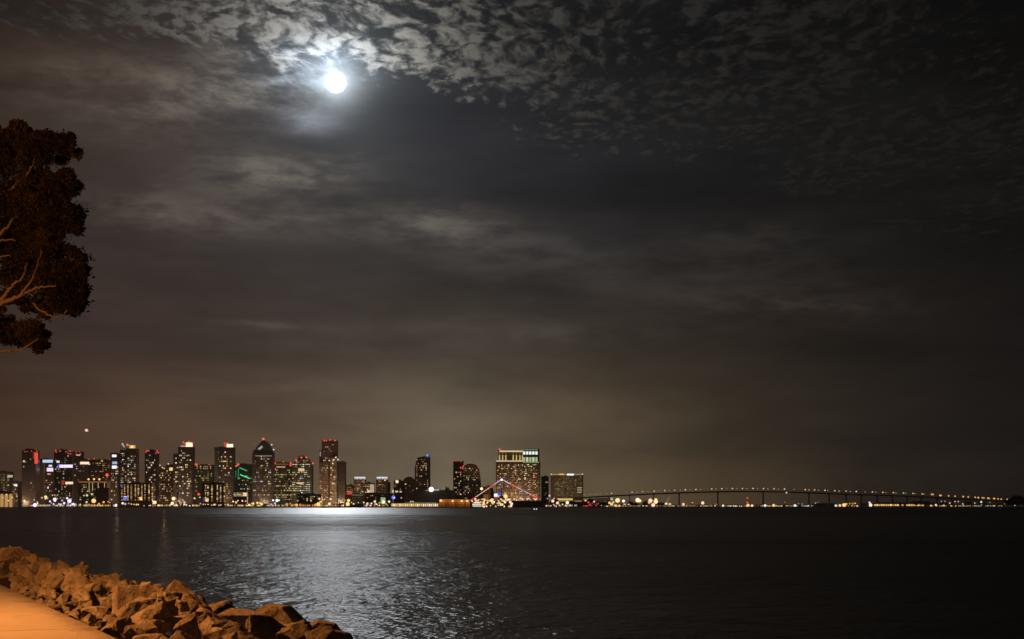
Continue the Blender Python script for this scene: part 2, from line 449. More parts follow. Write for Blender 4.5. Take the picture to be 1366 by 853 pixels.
# ---------------------------------------------------------------- boulders
def rock_mat():
    m, nt, b = mat_new("riprap_stone")
    v = coords(nt)
    oi = nt.nodes.new("ShaderNodeObjectInfo"); rnd = S(nt, oi.outputs["Random"])
    a = nnoise(nt, v, 2.6, 6, .62, .4); f = nnoise(nt, v, 11.0, 7, .7); sp = nnoise(nt, v, 70.0, 3, .6)
    off = nt.nodes.new("ShaderNodeVectorMath"); off.operation = "ADD"; nt.links.new(v, off.inputs[0]); nt.links.new(combine(nt, rnd * 31, rnd * 17, f * .10), off.inputs[1])
    vo = nt.nodes.new("ShaderNodeTexVoronoi"); vo.feature = "DISTANCE_TO_EDGE"; vo.inputs["Scale"].default_value = 3.1; nt.links.new(off.outputs[0], vo.inputs["Vector"])
    crack = S(nt, vo.outputs["Distance"]).smooth(.0, .022, 1, 0) * a.smooth(.46, .60)
    c = cmix(nt, a.smooth(.36, .64), (.20, .18, .158), (.45, .405, .355))
    c = cmix(nt, rnd * .5, c, (.31, .28, .245))
    c = cmix(nt, f.smooth(.34, .48, .7, 0), c, (.10, .085, .072))
    c = cmix(nt, f.smooth(.58, .70, 0, .5), c, (.45, .42, .37))
    c = cmix(nt, sp.smooth(.58, .72, 0, .5), c, (.08, .07, .06))
    c = cmix(nt, crack * .85, c, (.03, .026, .022))
    tone = rnd * .55 + .72
    n = nt.nodes.new("ShaderNodeMix"); n.data_type = "RGBA"; n.blend_type = "MULTIPLY"; n.inputs[0].default_value = 1
    nt.links.new(c, n.inputs[6]); nt.links.new(combine(nt, tone, tone, tone), n.inputs[7])
    nt.links.new(n.outputs[2], b.inputs["Base Color"]); b.inputs["Roughness"].default_value = .88; b.inputs["Specular IOR Level"].default_value = .25
    bn = nt.nodes.new("ShaderNodeBump"); bn.inputs["Distance"].default_value = .055; bn.inputs["Strength"].default_value = 1.0
    nt.links.new((f * .6 + sp * .14 + a * .5 - crack * .35).v, bn.inputs["Height"]); nt.links.new(bn.outputs[0], b.inputs["Normal"])
    return m
M_rock = rock_mat()
def rock_mesh(seed, pts=None, sx=1.0, sy=.85, sz=.7, npt=13, rough=.030):
    r = random.Random(seed); bm = bmesh.new()
    if pts is None:
        pts = []
        for _ in range(npt):
            v = Vector((r.gauss(0, 1), r.gauss(0, 1), r.gauss(0, 1))).normalized() * r.uniform(.42, .56)
            for i in range(3):                                  # squarer than a ball
                v[i] = math.copysign(min(abs(v[i]), .40), v[i])
            pts.append(Vector((v.x*sx, v.y*sy, v.z*sz)))
    vs_ = [bm.verts.new(p) for p in pts]
    h = bmesh.ops.convex_hull(bm, input=vs_)
    bmesh.ops.delete(bm, geom=[g for g in set(h["geom_interior"] + h["geom_unused"]) if isinstance(g, bmesh.types.BMVert)], context="VERTS")
    bmesh.ops.dissolve_limit(bm, angle_limit=R(12), verts=bm.verts, edges=bm.edges)
    bmesh.ops.bevel(bm, geom=list(bm.edges), offset=.024, segments=2, affect="EDGES", profile=.6)
    bmesh.ops.triangulate(bm, faces=bm.faces)
    for _ in range(4):
        lim = .07
        es = [e for e in bm.edges if e.calc_length() > lim]
        if not es: break
        bmesh.ops.subdivide_edges(bm, edges=es, cuts=1)
        bmesh.ops.triangulate(bm, faces=[f for f in bm.faces if len(f.verts) > 3])
    bm.normal_update()
    off = Vector((r.uniform(0, 90), r.uniform(0, 90), r.uniform(0, 90)))
    for v in bm.verts:
        n1 = mnoise.fractal((v.co + off) * 3.2, 1.0, 2.0, 4); n2 = mnoise.noise((v.co + off) * 9.0)
        # ledges: planes of weakness
        n3 = abs(((v.co.z*3.1 + v.co.x*1.4 + off.x) % 1.0) - .5)
        v.co += v.normal * (n1 * rough + n2 * rough * .35 + n3 * rough * .5)
    return mesh_of("boulder", bm, M_rock)
ROCKS = [rock_mesh(100 + i, sx=random.uniform(.95, 1.35), sy=random.uniform(.75, 1.0), sz=random.uniform(.6, .95), npt=random.choice((8, 9, 10, 12))) for i in range(22)]
M_alt = None
placed = []
def put_rock(t, s, z, size, mesh=None, rot=None, group="boulders piled along the shore", label=None, row=None):
    r = random
    o = link("boulder", mesh or r.choice(ROCKS), None, sh(t, s, z),
             (size, size * r.uniform(.9, 1.1), size * r.uniform(.9, 1.1)),
             rot or (r.uniform(-.5, .5), r.uniform(-.5, .5), r.uniform(0, 6.28)))
    tag(o, label, "boulder", group); placed.append((o, t, s, row, label)); return o
def rock_at(px, py, h_above, size, mesh, rot, label):
    """a boulder whose middle is seen at (px,py), its middle h_above over the path"""
    d = (HC - ZP - h_above) * F / (py - HY); p = P(px, py, d); t, s = ts(p)
    return put_rock(t, s, p.z, size, mesh, rot, label=label)
Vx = lambda *a: [Vector(p) for p in a]
peak = rock_mesh(7, Vx((-.5,-.3,-.4),(.5,-.35,-.4),(.55,.35,-.4),(-.45,.4,-.4),(-.45,-.3,-.02),(.5,-.3,-.02),(.48,.3,-.05),(-.42,.35,.0),(-.08,-.05,.47),(.12,.06,.40),(-.2,-.2,.25)), rough=.018)
wedge = rock_mesh(8, Vx((-.7,-.2,-.3),(.5,-.4,-.3),(.5,.4,-.3),(-.5,.4,-.3),(-.72,-.15,-.08),(.35,-.38,.22),(.5,.3,.28),(-.1,.35,.2)), rough=.02)
dome = rock_mesh(9, Vx((-.6,-.4,-.4),(.6,-.4,-.4),(.65,.4,-.4),(-.6,.4,-.4),(-.55,-.35,.05),(.6,-.35,-.08),(.6,.3,.0),(-.5,.35,.1),(-.25,-.25,.36),(.22,-.28,.38),(.3,.2,.33),(-.2,.3,.36)), rough=.018)
slab = rock_mesh(10, Vx((-.5,-.3,-.4),(.55,-.3,-.4),(.5,.35,-.4),(-.5,.35,-.4),(-.48,-.3,.3),(.45,-.32,.34),(.5,.3,.38),(-.45,.3,.32),(.58,-.25,-.05)), rough=.02)
rock_at(16, 748, .10, 0.95, dome, (.1, -.1, .6), "pale rounded boulder at the far end of the pile, behind a small square block")
rock_at(30, 741, .22, 0.45, slab, (.05, .1, .3), "small square block perched on the pale rounded boulder at the far end")
rock_at(47, 764, .05, 0.77, ROCKS[3], (.2, .1, 1.0), "rounded boulder between the far square block and the pale wedge")
rock_at(90, 769, .18, 0.77, wedge, (.0, -.05, -.25), "pale flat wedge of rock lit on top near the far crest")
rock_at(118, 806, .00, 0.85, ROCKS[5], (.1, .2, 2.1), "large fractured boulder beside the path, under the reddish slab")
rock_at(184, 804, .10, 0.77, slab, (-.18, .02, .45), "blocky slab-faced boulder with one broad flat side, beside the pointed rock")
rock_at(237, 802, .12, 0.81, peak, (.0, .05, .3), "pointed boulder rising to a sharp peak on the crest")
rock_at(258, 832, -.02, 0.76, ROCKS[8], (.2, -.1, .4), "large boulder below the pointed rock, cut off by the frame")
rock_at(318, 824, .08, 0.56, wedge, (.1, .25, .7), "sloping boulder between the pointed rock and the round-topped one")
rock_at(368, 828, .12, 0.61, dome, (.05, .05, -.15), "round-topped boulder with a dark face on the crest near the water")
rock_at(432, 846, .02, 0.47, dome, (.1, .15, .2), "low boulder at the near tip of the pile beside the glitter")
rock_at(304, 850, -.02, 0.54, ROCKS[11], (.3, -.2, 1.3), "boulder with a steep dark cleft at the frame edge")
rock_at(205, 836, .0, 0.63, ROCKS[2], (.2, .1, 2.6), "long low boulder in front of the blocky slab-faced one")
HERO = [(t, s, o.scale.x) for o, t, s, row, lab in placed]
rr = random.Random(31)
def fill_row(row, s0, t0, t1, gap, zc, sz, jit, hero=True):
    t = t0
    while t < t1:
        size = rr.uniform(*sz); s = s0 + rr.uniform(-jit, jit)
        if not hero or all((t-a)**2 + (s-b)**2 > (.42*size + .40*c)**2 for a, b, c in HERO):
            z = zc + rr.uniform(-.12, .10)
            o = put_rock(t, s, z, size, rr.choice(ROCKS), (rr.uniform(-.8,.8), rr.uniform(-.8,.8), rr.uniform(0, 6.28)), row=row)
        t += size * gap * rr.uniform(.85, 1.15)
fill_row("path", .40, -5.6, 15.5, 1.06, ZP - .06, (.34, .60), .10)
fill_row("middle", .98, -6.5, 22.5, 1.02, ZP + .04, (.46, .80), .20)
fill_row("crest", 1.58, -6.1, 34.0, 1.06, ZP + .08, (.50, .86), .14)
fill_row("water side", 2.15, -5.2, 34.0, .95, ZP - .30, (.70, 1.05), .15, False)
fill_row("chink", .22, -5.5, 14.0, 1.5, ZP - .12, (.14, .30), .12, False)
fill_row("chinkb", 1.28, -6.0, 24.0, 3.6, ZP + .16, (.24, .42), .20, False)
WHERE = {"path": "boulder in the row hugging the path edge", "middle": "boulder in the middle row of the pile", "crest": "boulder in the crest row of the pile",
         "water side": "boulder on the water side below the crest", "chink": "small loose stone along the path edge", "chinkb": "small stone wedged just under the crest"}
for row in WHERE:
    rs = sorted([p for p in placed if p[3] == row], key=lambda p: p[1])
    for i, (o, t, s, _, _) in enumerate(rs):
        tag(o, "%s%s, %s from the near end" % ("brown " if o.scale.x > .7 else "tan ", WHERE[row], nth(i + 1)), "boulder")
for o, *_ in placed: o["category"] = "boulder"

def build_weed():
    m, nt, b = mat_new("dry_stalk")
    nt.links.new(cmix(nt, nnoise(nt, coords(nt), 8), (.30, .24, .10), (.16, .17, .06)), b.inputs["Base Color"]); b.inputs["Roughness"].default_value = .8
    p = P(186, 781, 24.4); bm = bmesh.new(); r = random.Random(4)
    for k in range(9):
        a = r.uniform(0, 6.28); h = r.uniform(.10, .24); l = r.uniform(.03, .10)
        pts = [(0.01*math.cos(a), .01*math.sin(a), 0), (l*.4*math.cos(a), l*.4*math.sin(a), h*.6), (l*math.cos(a), l*math.sin(a), h)]
        tube(bm, pts, [.004, .004, .003], 4)
        for q in range(4):
            c = Vector(pts[2]) + Vector((r.gauss(0, .015), r.gauss(0, .015), r.gauss(0, .015)))
            e = Vector((r.gauss(0, 1), r.gauss(0, 1), r.gauss(0, 1))).normalized() * .018; g = e.orthogonal().normalized() * .008
            bm.faces.new([bm.verts.new(c + x) for x in (-e, g, e, -g)])
    o = obj("weed", bm, m, loc=(p.x, p.y, ZP + .02))
    tag(o, "small dry yellow weed sprouting from the boulders at the crest", "weed")
build_weed()

# ---------------------------------------------------------------- street lamps on the near shore (sodium light, outside the frame)
SOD = (1.0, .335, .068)
M_pole = simple("lamp_post_paint", (.12, .12, .11), .5, .4, .15, 4, .3)
E_sod = emit("sodium_lens", (1.0, .45, .10), 25.0)
def path_lamp(x, y, h, watts, label, aim):
    t = empty("street_lamp", (x, y, ZP - .05)); tag(t, label, "street lamp", "sodium lamps along the shore path")
    ang = math.atan2(aim[1] - y, aim[0] - x); dx, dy = math.cos(ang), math.sin(ang)
    bm = bmesh.new(); lathe(bm, [(.19, 0), (.19, .05), (.11, .12), (.085, 1.0), (.06, h - .15), (.045, h)], 14); obj("post", bm, M_pole, t, smooth=False)
    bm = bmesh.new(); tube(bm, [(0, 0, h - .1), (dx*.3, dy*.3, h + .12), (dx*.9, dy*.9, h + .2), (dx*1.3, dy*1.3, h + .2)], [.035]*4, 8); obj("arm", bm, M_pole, t)
    bm = bmesh.new()
    bmesh.ops.create_uvsphere(bm, u_segments=20, v_segments=10, radius=1.0)
    for v in bm.verts: v.co = Vector((v.co.x*.34, v.co.y*.15, max(v.co.z, 0)*.13))
    hd = obj("lamp_head", bm, M_pole, t, (dx*1.55, dy*1.55, h + .17)); hd.rotation_euler.z = ang
    bm = bmesh.new(); bmesh.ops.create_uvsphere(bm, u_segments=16, v_segments=8, radius=1.0)
    for v in bm.verts: v.co = Vector((v.co.x*.24, v.co.y*.11, min(v.co.z, 0)*.06))
    obj("lens", bm, E_sod, hd, (0, 0, -.004))
    ld = bpy.data.lights.new("sodium_light", "POINT"); ld.energy = watts; ld.color = SOD; ld.shadow_soft_size = .12
    lo = bpy.data.objects.new("sodium_light", ld); COL.objects.link(lo); lo.location = (x + dx*1.55, y + dy*1.55, ZP + h - .05)
path_lamp(-12.6, 18.6, 5.8, 5500, "tall sodium street lamp beside the path near the boulders", (-6, 18))
path_lamp(-24.5, 37.0, 8.5, 2600, "tall sodium street lamp beyond the tree on the shore path", (-16, 36))

# ---------------------------------------------------------------- the big tree
def build_tree():
    r = random.Random(12)
    bark, nt, b = mat_new("tree_bark")
    v = coords(nt); mp = nt.nodes.new("ShaderNodeMapping"); mp.inputs["Scale"].default_value = (3, 3, .6); nt.links.new(v, mp.inputs[0])
    nt.links.new(cmix(nt, nnoise(nt, mp.outputs[0], 5, 7, .68), (.05, .038, .03), (.15, .11, .085)), b.inputs["Base Color"]); b.inputs["Roughness"].default_value = .95
    bn = nt.nodes.new("ShaderNodeBump"); bn.inputs["Distance"].default_value = .03; nt.links.new(nnoise(nt, mp.outputs[0], 9, 7, .7).v, bn.inputs["Height"]); nt.links.new(bn.outputs[0], b.inputs["Normal"])
    leaf, nt, b = mat_new("cypress_foliage")
    v = coords(nt); f = nnoise(nt, v, .9, 4, .6); g = nnoise(nt, v, 7.0, 3, .6)
    c = cmix(nt, f.smooth(.35, .65), (.009, .0085, .006), (.022, .019, .011)); c = cmix(nt, g.smooth(.5, .75, 0, .5), c, (.027, .022, .012))
    nt.links.new(c, b.inputs["Base Color"]); b.inputs["Roughness"].default_value = .75; b.inputs["Specular IOR Level"].default_value = .03
    base = Vector((-16.4, 31.0, ZP)); root = empty("tree", base)
    tag(root, "large dark cypress with a dense layered crown and pale lit limbs beside the path", "tree")
    D = 30.0
    # lobes seen in the photo: px, py, rx, rz in pixels, distance, leaves
    seen = [(22,194,44,25,30.2,1.0),(62,200,34,25,30.0,1.0),(88,200,17,20,29.8,.5),(18,178,24,12,30.6,.6),(52,188,20,12,30.3,.5),
            (85,244,24,16,29.6,.7),(84,298,26,29,29.9,1.0),(54,275,36,48,30.6,1.2),(20,255,48,58,31.0,1.4),(97,305,14,20,29.7,.4),
            (46,326,32,22,30.2,.6),(90,386,26,34,29.7,1.1),(106,366,12,16,29.5,.35),(104,398,12,12,29.5,.25),(70,358,42,32,30.3,1.0),(78,404,34,19,30.1,.8),(36,352,46,34,31.0,1.1),(18,330,34,30,30.9,.8),
            (20,402,36,16,31.0,.5),(47,446,21,17,29.9,.75),(18,448,30,13,30.4,.6),(55,460,15,10,29.8,.4),(2,432,16,13,30.8,.4)]
    bm = bmesh.new(); pts = []
    def leafy(c, rx, ry, rz, n, size):
        sub = [(Vector((r.gauss(0, .55), r.gauss(0, .55), r.gauss(0, .5))), r.uniform(.28, .5)) for _ in range(max(6, int(n/420)))]
        for _ in range(n):
            k, sr = r.choice(sub); d = Vector((r.gauss(0, 1), r.gauss(0, 1), r.gauss(0, 1))).normalized() * sr * r.random()**.4
            q = k + d
            if q.length > 1.0: q = q.normalized() * r.uniform(.80, 1.10) * (1.0 + (.22 if r.random() < .05 else 0.0))
            p = c + Vector((q.x*rx, q.y*ry, q.z*rz))
            up = (Vector((q.x, q.y, q.z*.6 + .55)).normalized() + Vector((r.gauss(0, .55), r.gauss(0, .55), r.gauss(0, .55)))).normalized()
            l = size * r.uniform(.5, 1.6); e = up.orthogonal().normalized(); a = r.uniform(0, 6.28); e = (Matrix.Rotation(a, 3, up) @ e) * l * r.uniform(.22, .34)
            m_ = p + up * l * .45
            bm.faces.new([bm.verts.new(x - base) for x in (p, m_ + e, p + up * l, m_ - e)])
    for px, py, rx, rz, d, w in seen:
        c = P(px, py, d); k = d / F
        leafy(c, rx*k, (rx + rz) * .5 * k * 1.15, rz*k, int(9500 * w), .068)
        pts.append(c)
    rest = []
    for i in range(30):
        a = r.uniform(0, 6.28); rad = r.uniform(1.0, 5.6); c = Vector((-17.6 + rad*math.cos(a), 31.5 + rad*.9*math.sin(a), r.uniform(8.4, 13.4)))
        # keep clear of what the photograph shows as sky
        px = 683 + c.x / c.y * F
        if px > -75: c.x = X(r.uniform(-190, -80), c.y)
        s_ = r.uniform(.75, 1.35); leafy(c, s_, s_, s_ * .62, 1500, .15); rest.append(c)
    o = obj("crown", bm, leaf, root)
    # trunk and limbs
    bm = bmesh.new()
    tk = curve_pts([base + Vector((0, 0, -.2)), base + Vector((.15, -.1, 1.6)), base + Vector((-.2, .15, 3.4)), base + Vector((.1, .1, 5.2)), base + Vector((-.3, .2, 7.4)), base + Vector((-.2, .2, 9.2))], 6)
    tube(bm, [p - base for p in tk], [.46*(1 - i/len(tk))**.7 + .05 for i in range(len(tk))], 14)
    obj("trunk", bm, bark, root, smooth=True)
    def limb(ctrl, r0, r1, name="limb"):
        bm = bmesh.new(); q = curve_pts(ctrl, 8, .012, r); n = len(q)
        tube(bm, [p - base for p in q], [r0 + (r1 - r0) * i/(n - 1) for i in range(n)], 8); obj(name, bm, bark, root, smooth=True)
    forkz = base + Vector((.1, .1, 4.6)); f2 = base + Vector((-.1, .1, 6.6))
    limb([forkz, base + Vector((2.0, -.9, 5.6)), P(-60, 436, 29.4), P(0, 406, 29.0), P(25, 396, 28.9), P(45, 385, 28.9), P(75, 381, 28.95)], 0.082, 0.011)
    limb([P(-45, 425, 29.3), P(2, 398, 29.0), P(16, 382, 28.85), P(30, 370, 28.9), P(36, 352, 29.2)], 0.045, 0.011)
    limb([P(25, 396, 28.9), P(40, 378, 28.8), P(48, 360, 29.1), P(55, 330, 29.6)], 0.026, 0.010)
    limb([forkz, base + Vector((2.4, -.6, 4.7)), P(-50, 474, 29.8), P(4, 468, 29.4), P(28, 466, 29.4), P(52, 452, 29.5)], 0.057, 0.011)
    limb([P(45, 406, 29.4), P(62, 419, 29.2), P(80, 422, 29.2), P(90, 414, 29.3)], .022, .012, "twig")
    limb([f2, base + Vector((2.2, -.8, 7.3)), P(-55, 345, 30.0), P(0, 312, 29.8), P(15, 296, 29.85), P(26, 284, 30.2)], 0.061, 0.011)
    limb([P(-50, 340, 29.8), P(-4, 322, 29.55), P(20, 320, 29.6)], 0.033, 0.011)
    limb([P(-30, 355, 29.3), P(-4, 344, 28.9), P(14, 340, 28.95)], 0.025, 0.010)
    limb([f2, base + Vector((2.0, -.2, 8.6)), P(-20, 262, 30.6), P(30, 238, 30.1), P(41, 224, 29.6), P(47, 212, 29.8)], 0.041, 0.010)
    for i, c in enumerate(rest[::2]):
        s0 = tk[r.randrange(len(tk)//2, len(tk) - 3)]
        limb([s0, s0.lerp(c, .5) + Vector((r.gauss(0, .3), r.gauss(0, .3), -.3)), c], .10, .025)
build_tree()

# ================================================================ FAR SHORE
def shore_d(px):
    pts = [(-400, 3330), (0, 3400), (740, 3450), (800, 3800), (900, 4550), (1100, 4750), (1800, 4900)]
    for (a, d0), (b, d1) in zip(pts, pts[1:]):
        if px <= b: return d0 + (d1 - d0) * (px - a) / (b - a)
    return pts[-1][1]
GZ = 1.6
CITY_W = 130000.0
M_land = simple("far_shore_ground", (.06, .055, .05), .9, .2, .4, .02)
def build_far_shore():
    bm = bmesh.new(); front = [(X(px, shore_d(px)), shore_d(px)) for px in range(-380, 1760, 20)]
    back = [(X(px, d), d) for px, d in ((1760, 5300), (1100, 5250), (900, 5400), (800, 7000), (-380, 7000))]
    poly = front + back
    lo = [bm.verts.new((x, y, -2)) for x, y in poly]; hi = [bm.verts.new((x, y, GZ)) for x, y in poly]
    bm.faces.new(hi); n = len(poly)
    for i in range(n): bm.faces.new((lo[i], lo[(i+1) % n], hi[(i+1) % n], hi[i]))
    bmesh.ops.recalc_face_normals(bm, faces=bm.faces)
    tag(obj("far_shore", bm, M_land), "dark low waterfront land under the city skyline across the bay", "land", kind="structure")
build_far_shore()

# ================================================================ BUILDING KIT
def facade(name, wall, glass, fx=4.0, fz=3.6, frac=.55, rough=.75):
    """concrete storeys with dark window bands: a real surface pattern, floor by floor"""
    m, nt, b = mat_new(name)
    geo = nt.nodes.new("ShaderNodeNewGeometry"); sp = nt.nodes.new("ShaderNodeSeparateXYZ"); nt.links.new(geo.outputs["Position"], sp.inputs[0])
    x, y, z = (S(nt, sp.outputs[i]) for i in range(3))
    fl = (z / fz)._m("FRACT"); cx = ((x + y) / fx)._m("FRACT")
    win = fl._m("LESS_THAN", frac) * cx._m("LESS_THAN", .78)
    jit = nnoise(nt, combine(nt, ((x + y) / fx)._m("FLOOR") * 3.7, (z / fz)._m("FLOOR") * 5.3, 0.0), 1.0, 0)
    g = cmix(nt, jit.smooth(.35, .65), tuple(c*.55 for c in glass), tuple(c*1.5 for c in glass))
    st = nnoise(nt, geo.outputs["Position"], .05, 4, .6)
    w = cmix(nt, st, tuple(c*.8 for c in wall), tuple(c*1.15 for c in wall))
    nt.links.new(cmix(nt, win, w, g), b.inputs["Base Color"]); nt.links.new((win * -.5 + rough).v, b.inputs["Roughness"])
    return m
W = {
    "brown": facade("brown_concrete_facade", (.30, .20, .135), (.05, .045, .045)),
    "dark": facade("dark_glass_facade", (.13, .10, .085), (.035, .035, .04), 3.0, 3.6, .72),
    "tan": facade("tan_concrete_facade", (.40, .31, .22), (.07, .06, .05)),
    "olive": facade("olive_facade", (.30, .27, .15), (.06, .07, .04)),
    "green": facade("green_glass_facade", (.14, .17, .13), (.04, .06, .05), 3.0, 3.6, .7),
    "brick": facade("red_brick_facade", (.32, .15, .09), (.05, .04, .04)),
    "pale": facade("pale_facade", (.50, .44, .34), (.1, .09, .07)),
    "orange": facade("orange_plaster_facade", (.52, .30, .12), (.12, .07, .03), 8, 6, .3),
}
M_roof = simple("roof_gravel", (.12, .10, .09), .9, .2, .3, .2)
M_steel = simple("dark_steel", (.10, .10, .10), .5, .4, .2, .3)
PAL = {  # lit window and lamp colours
    "w": (1.0, .75, .47), "c": (.93, .96, 1.0), "a": (1.0, .58, .20), "g": (.78, .92, .50), "y": (1.0, .72, .26),
    "o": (1.0, .38, .07), "r": (1.0, .10, .07), "b": (.12, .14, 1.0), "v": (.88, .74, 1.0), "p": (1.0, .62, .50), "e": (.10, .95, .40), "s": (.55, .72, 1.0)}
_em = {}
def EM(c, k):
    key = (c, k)
    if key not in _em: _em[key] = emit("light_%s_%d" % ({"w":"warm","c":"cool","a":"amber","g":"greenish","y":"yellow","o":"orange","r":"red","b":"blue","v":"violet","p":"pink","e":"emerald","s":"skyblue"}[c], round(k*100)), PAL[c], k)
    return _em[key]
_unit = {}
def unit_box(mat):
    if mat.name not in _unit:
        bm = bmesh.new(); box(bm, -.5, .5, -.5, .5, -.5, .5); _unit[mat.name] = mesh_of("pane", bm, mat)
    return _unit[mat.name]
_ball = {}
def unit_ball(mat):
    if mat.name not in _ball:
        bm = bmesh.new(); bmesh.ops.create_icosphere(bm, subdivisions=2, radius=1.0); _ball[mat.name] = mesh_of("bulb", bm, mat, True)
    return _ball[mat.name]
_post = None
def unit_post():
    global _post
    if _post is None:
        bm = bmesh.new(); lathe(bm, [(1.6, 0), (1.6, .03), (1.0, .05), (.7, 1.0)], 8); _post = mesh_of("post", bm, M_steel)
    return _post

class Bldg:
    def __init__(s, name, label, d, x0, x1, cat="building", group=None):
        s.d = d; s.x0 = x0; s.x1 = x1; s.r = random.Random(int(x0*13 + x1*7))
        s.root = empty(name, (X((x0 + x1)/2, d), d, GZ)); tag(s.root, label, cat, group); s.n = 0; s.o = s.root.location.copy()
    def L(s, px, py, dy=0.0):
        """local position of photo pixel (px,py) on the front plane, dy metres in front of it"""
        return Vector((X(px, s.d) - s.o.x, -dy, Z(py, s.d) - s.o.z))
    def block(s, x0, x1, ytop, mat, dep=28.0, back=0.0, ybot=None, name="wall", roof=True, prof=None):
        """a storeyed block; one of its sides shows where the block stands off the centre line"""
        d = s.d + back; k = dep / (d + dep)
        if x1 < 683: x1 = x1 - (683 - x1) * k          # the far corner of the right side lands on x1
        elif x0 > 683: x0 = x0 + (x0 - 683) * k
        a, b = X(x0, d) - s.o.x, X(x1, d) - s.o.x; zt = Z(ytop, d) - s.o.z; zb = -1.0 if ybot is None else Z(ybot, d) - s.o.z
        bm = bmesh.new()
        if prof: prism(bm, [(X(px, d) - s.o.x, max(-1.0, Z(py, d) - s.o.z)) for px, py in prof], back, back + dep)
        else: box(bm, a, b, back, back + dep, zb, zt)
        bmesh.ops.recalc_face_normals(bm, faces=bm.faces)
        o = obj(name, bm, W[mat] if isinstance(mat, str) else mat, s.root)
        if roof and not prof:
            bm = bmesh.new()                            # parapet ring, plant box inside it
            t = 1.0; zr = zt
            for q in ((a - .3, b + .3, back - .3, back + t), (a - .3, b + .3, back + dep - t, back + dep + .3), (a - .3, a + t, back + t, back + dep - t), (b - t, b + .3, back + t, back + dep - t)):
                box(bm, *q, zr - .6, zr + 1.3)
            obj("parapet", bm, W[mat] if isinstance(mat, str) else mat, o)
            w_ = (b - a)
            if w_ > 14:
                bm = bmesh.new(); c = a + w_ * s.r.uniform(.3, .6); box(bm, c - w_*.16, c + w_*.16, back + dep*.3, back + dep*.75, zr - .2, zr + s.r.uniform(2.5, 4.0)); obj("plant_room", bm, M_roof, o)
        s.fr = (x0, x1, ytop, d)
        return o
    def win(s, x0, x1, y0, y1, cols, rows, frac, colours="wwc", size=(.75, .62), dy=.25, back=0.0, band=0.0, bright=(.12, 1.0)):
        """lit windows: each its own pane. band: share of floors lit in long runs"""
        d = s.d + back; cw = (x1 - x0) / cols; rh = (y1 - y0) / rows; spots = []
        for j in range(rows):
            run = s.r.random() < band
            for i in range(cols):
                if s.r.random() < (min(.9, frac * 2.6) if run else frac * 1.25 * (1 - band * .6)): spots.append((i, j))
        size = (size[0] * .88, size[1] * .86)
        s.r.shuffle(spots)
        for i, j in spots:
            lvl = s.r.choice((.06, .12, .2, .32, .5, .75, 1.05)); lvl = bright[0] + (bright[1] - bright[0]) * lvl
            lvl = min((.1, .16, .25, .4, .6, .85, 1.2), key=lambda q: abs(q - lvl))
            m = EM(s.r.choice(colours + "wyaa"), lvl)
            cx = x0 + (i + .5) * cw; cy = y0 + (j + .5) * rh
            w_ = cw * size[0] * s.r.choice((.6, 1, 1, 1.25)) / F * d; h_ = rh * size[1] / F * d
            s._pane((X(cx, d) - s.o.x, back - dy, Z(cy, d) - s.o.z), (w_, .5, h_), m)
    def _pane(s, loc, sc, m, name="window"):
        s.n += 1
        if s.n <= 100: link(name, unit_box(m), s.root, loc, sc)
        else:
            s.rest = getattr(s, "rest", []); s.rest.append((loc, sc, m))
    def finish(s):
        if getattr(s, "rest", None):
            mats = []; bm = bmesh.new()
            for loc, sc, m in s.rest:
                if m not in mats: mats.append(m)
                n0 = len(bm.faces); x, y, z = loc; a, b, c = (q/2 for q in sc)
                box(bm, x-a, x+a, y-b, y+b, z-c, z+c); bm.faces.ensure_lookup_table()
                for f in bm.faces[n0:]: f.material_index = mats.index(m)
            me = mesh_of("window", bm)
            for m in mats: me.materials.append(m)
            o = link("window", me, s.root); o["kind"] = "stuff"
    def bar(s, x0, x1, y0, y1, mat, name="sign", dy=.6, back=0.0, label=None):
        d = s.d + back; a = Vector((X((x0+x1)/2, d) - s.o.x, back - dy, Z((y0+y1)/2, d) - s.o.z))
        o = link(name, unit_box(mat), s.root, a, ((x1-x0)/F*d, .8, abs(y1-y0)/F*d))
        if label: o["label"] = label
        return o
    def beacon(s, *pts, c="r", k=1.2, rad=.9, name="beacon", back=0.0):
        d = s.d + back
        for px, py in pts:
            link(name, unit_ball(EM(c, k)), s.root, Vector((X(px, d) - s.o.x, back + .6, Z(py, d) - s.o.z)), (rad/F*d,)*3)
def tower(name, label, d, x0, x1, ytop, mat, cols, rows, frac, colours, **kw):
    b = Bldg(name, label, d, x0, x1)
    b.block(x0, x1, ytop, mat, kw.get("dep", 28))
    f0, f1 = b.fr[0], b.fr[1]
    b.win(f0 + .6, f1 - .6, ytop + 2, kw.get("yb", 670), cols, rows, frac, colours, band=kw.get("band", 0), size=kw.get("size", (.75, .62)), bright=kw.get("bright", (.12, 1.0)))
    return b
ALL = []
def keep(b): ALL.append(b); return b

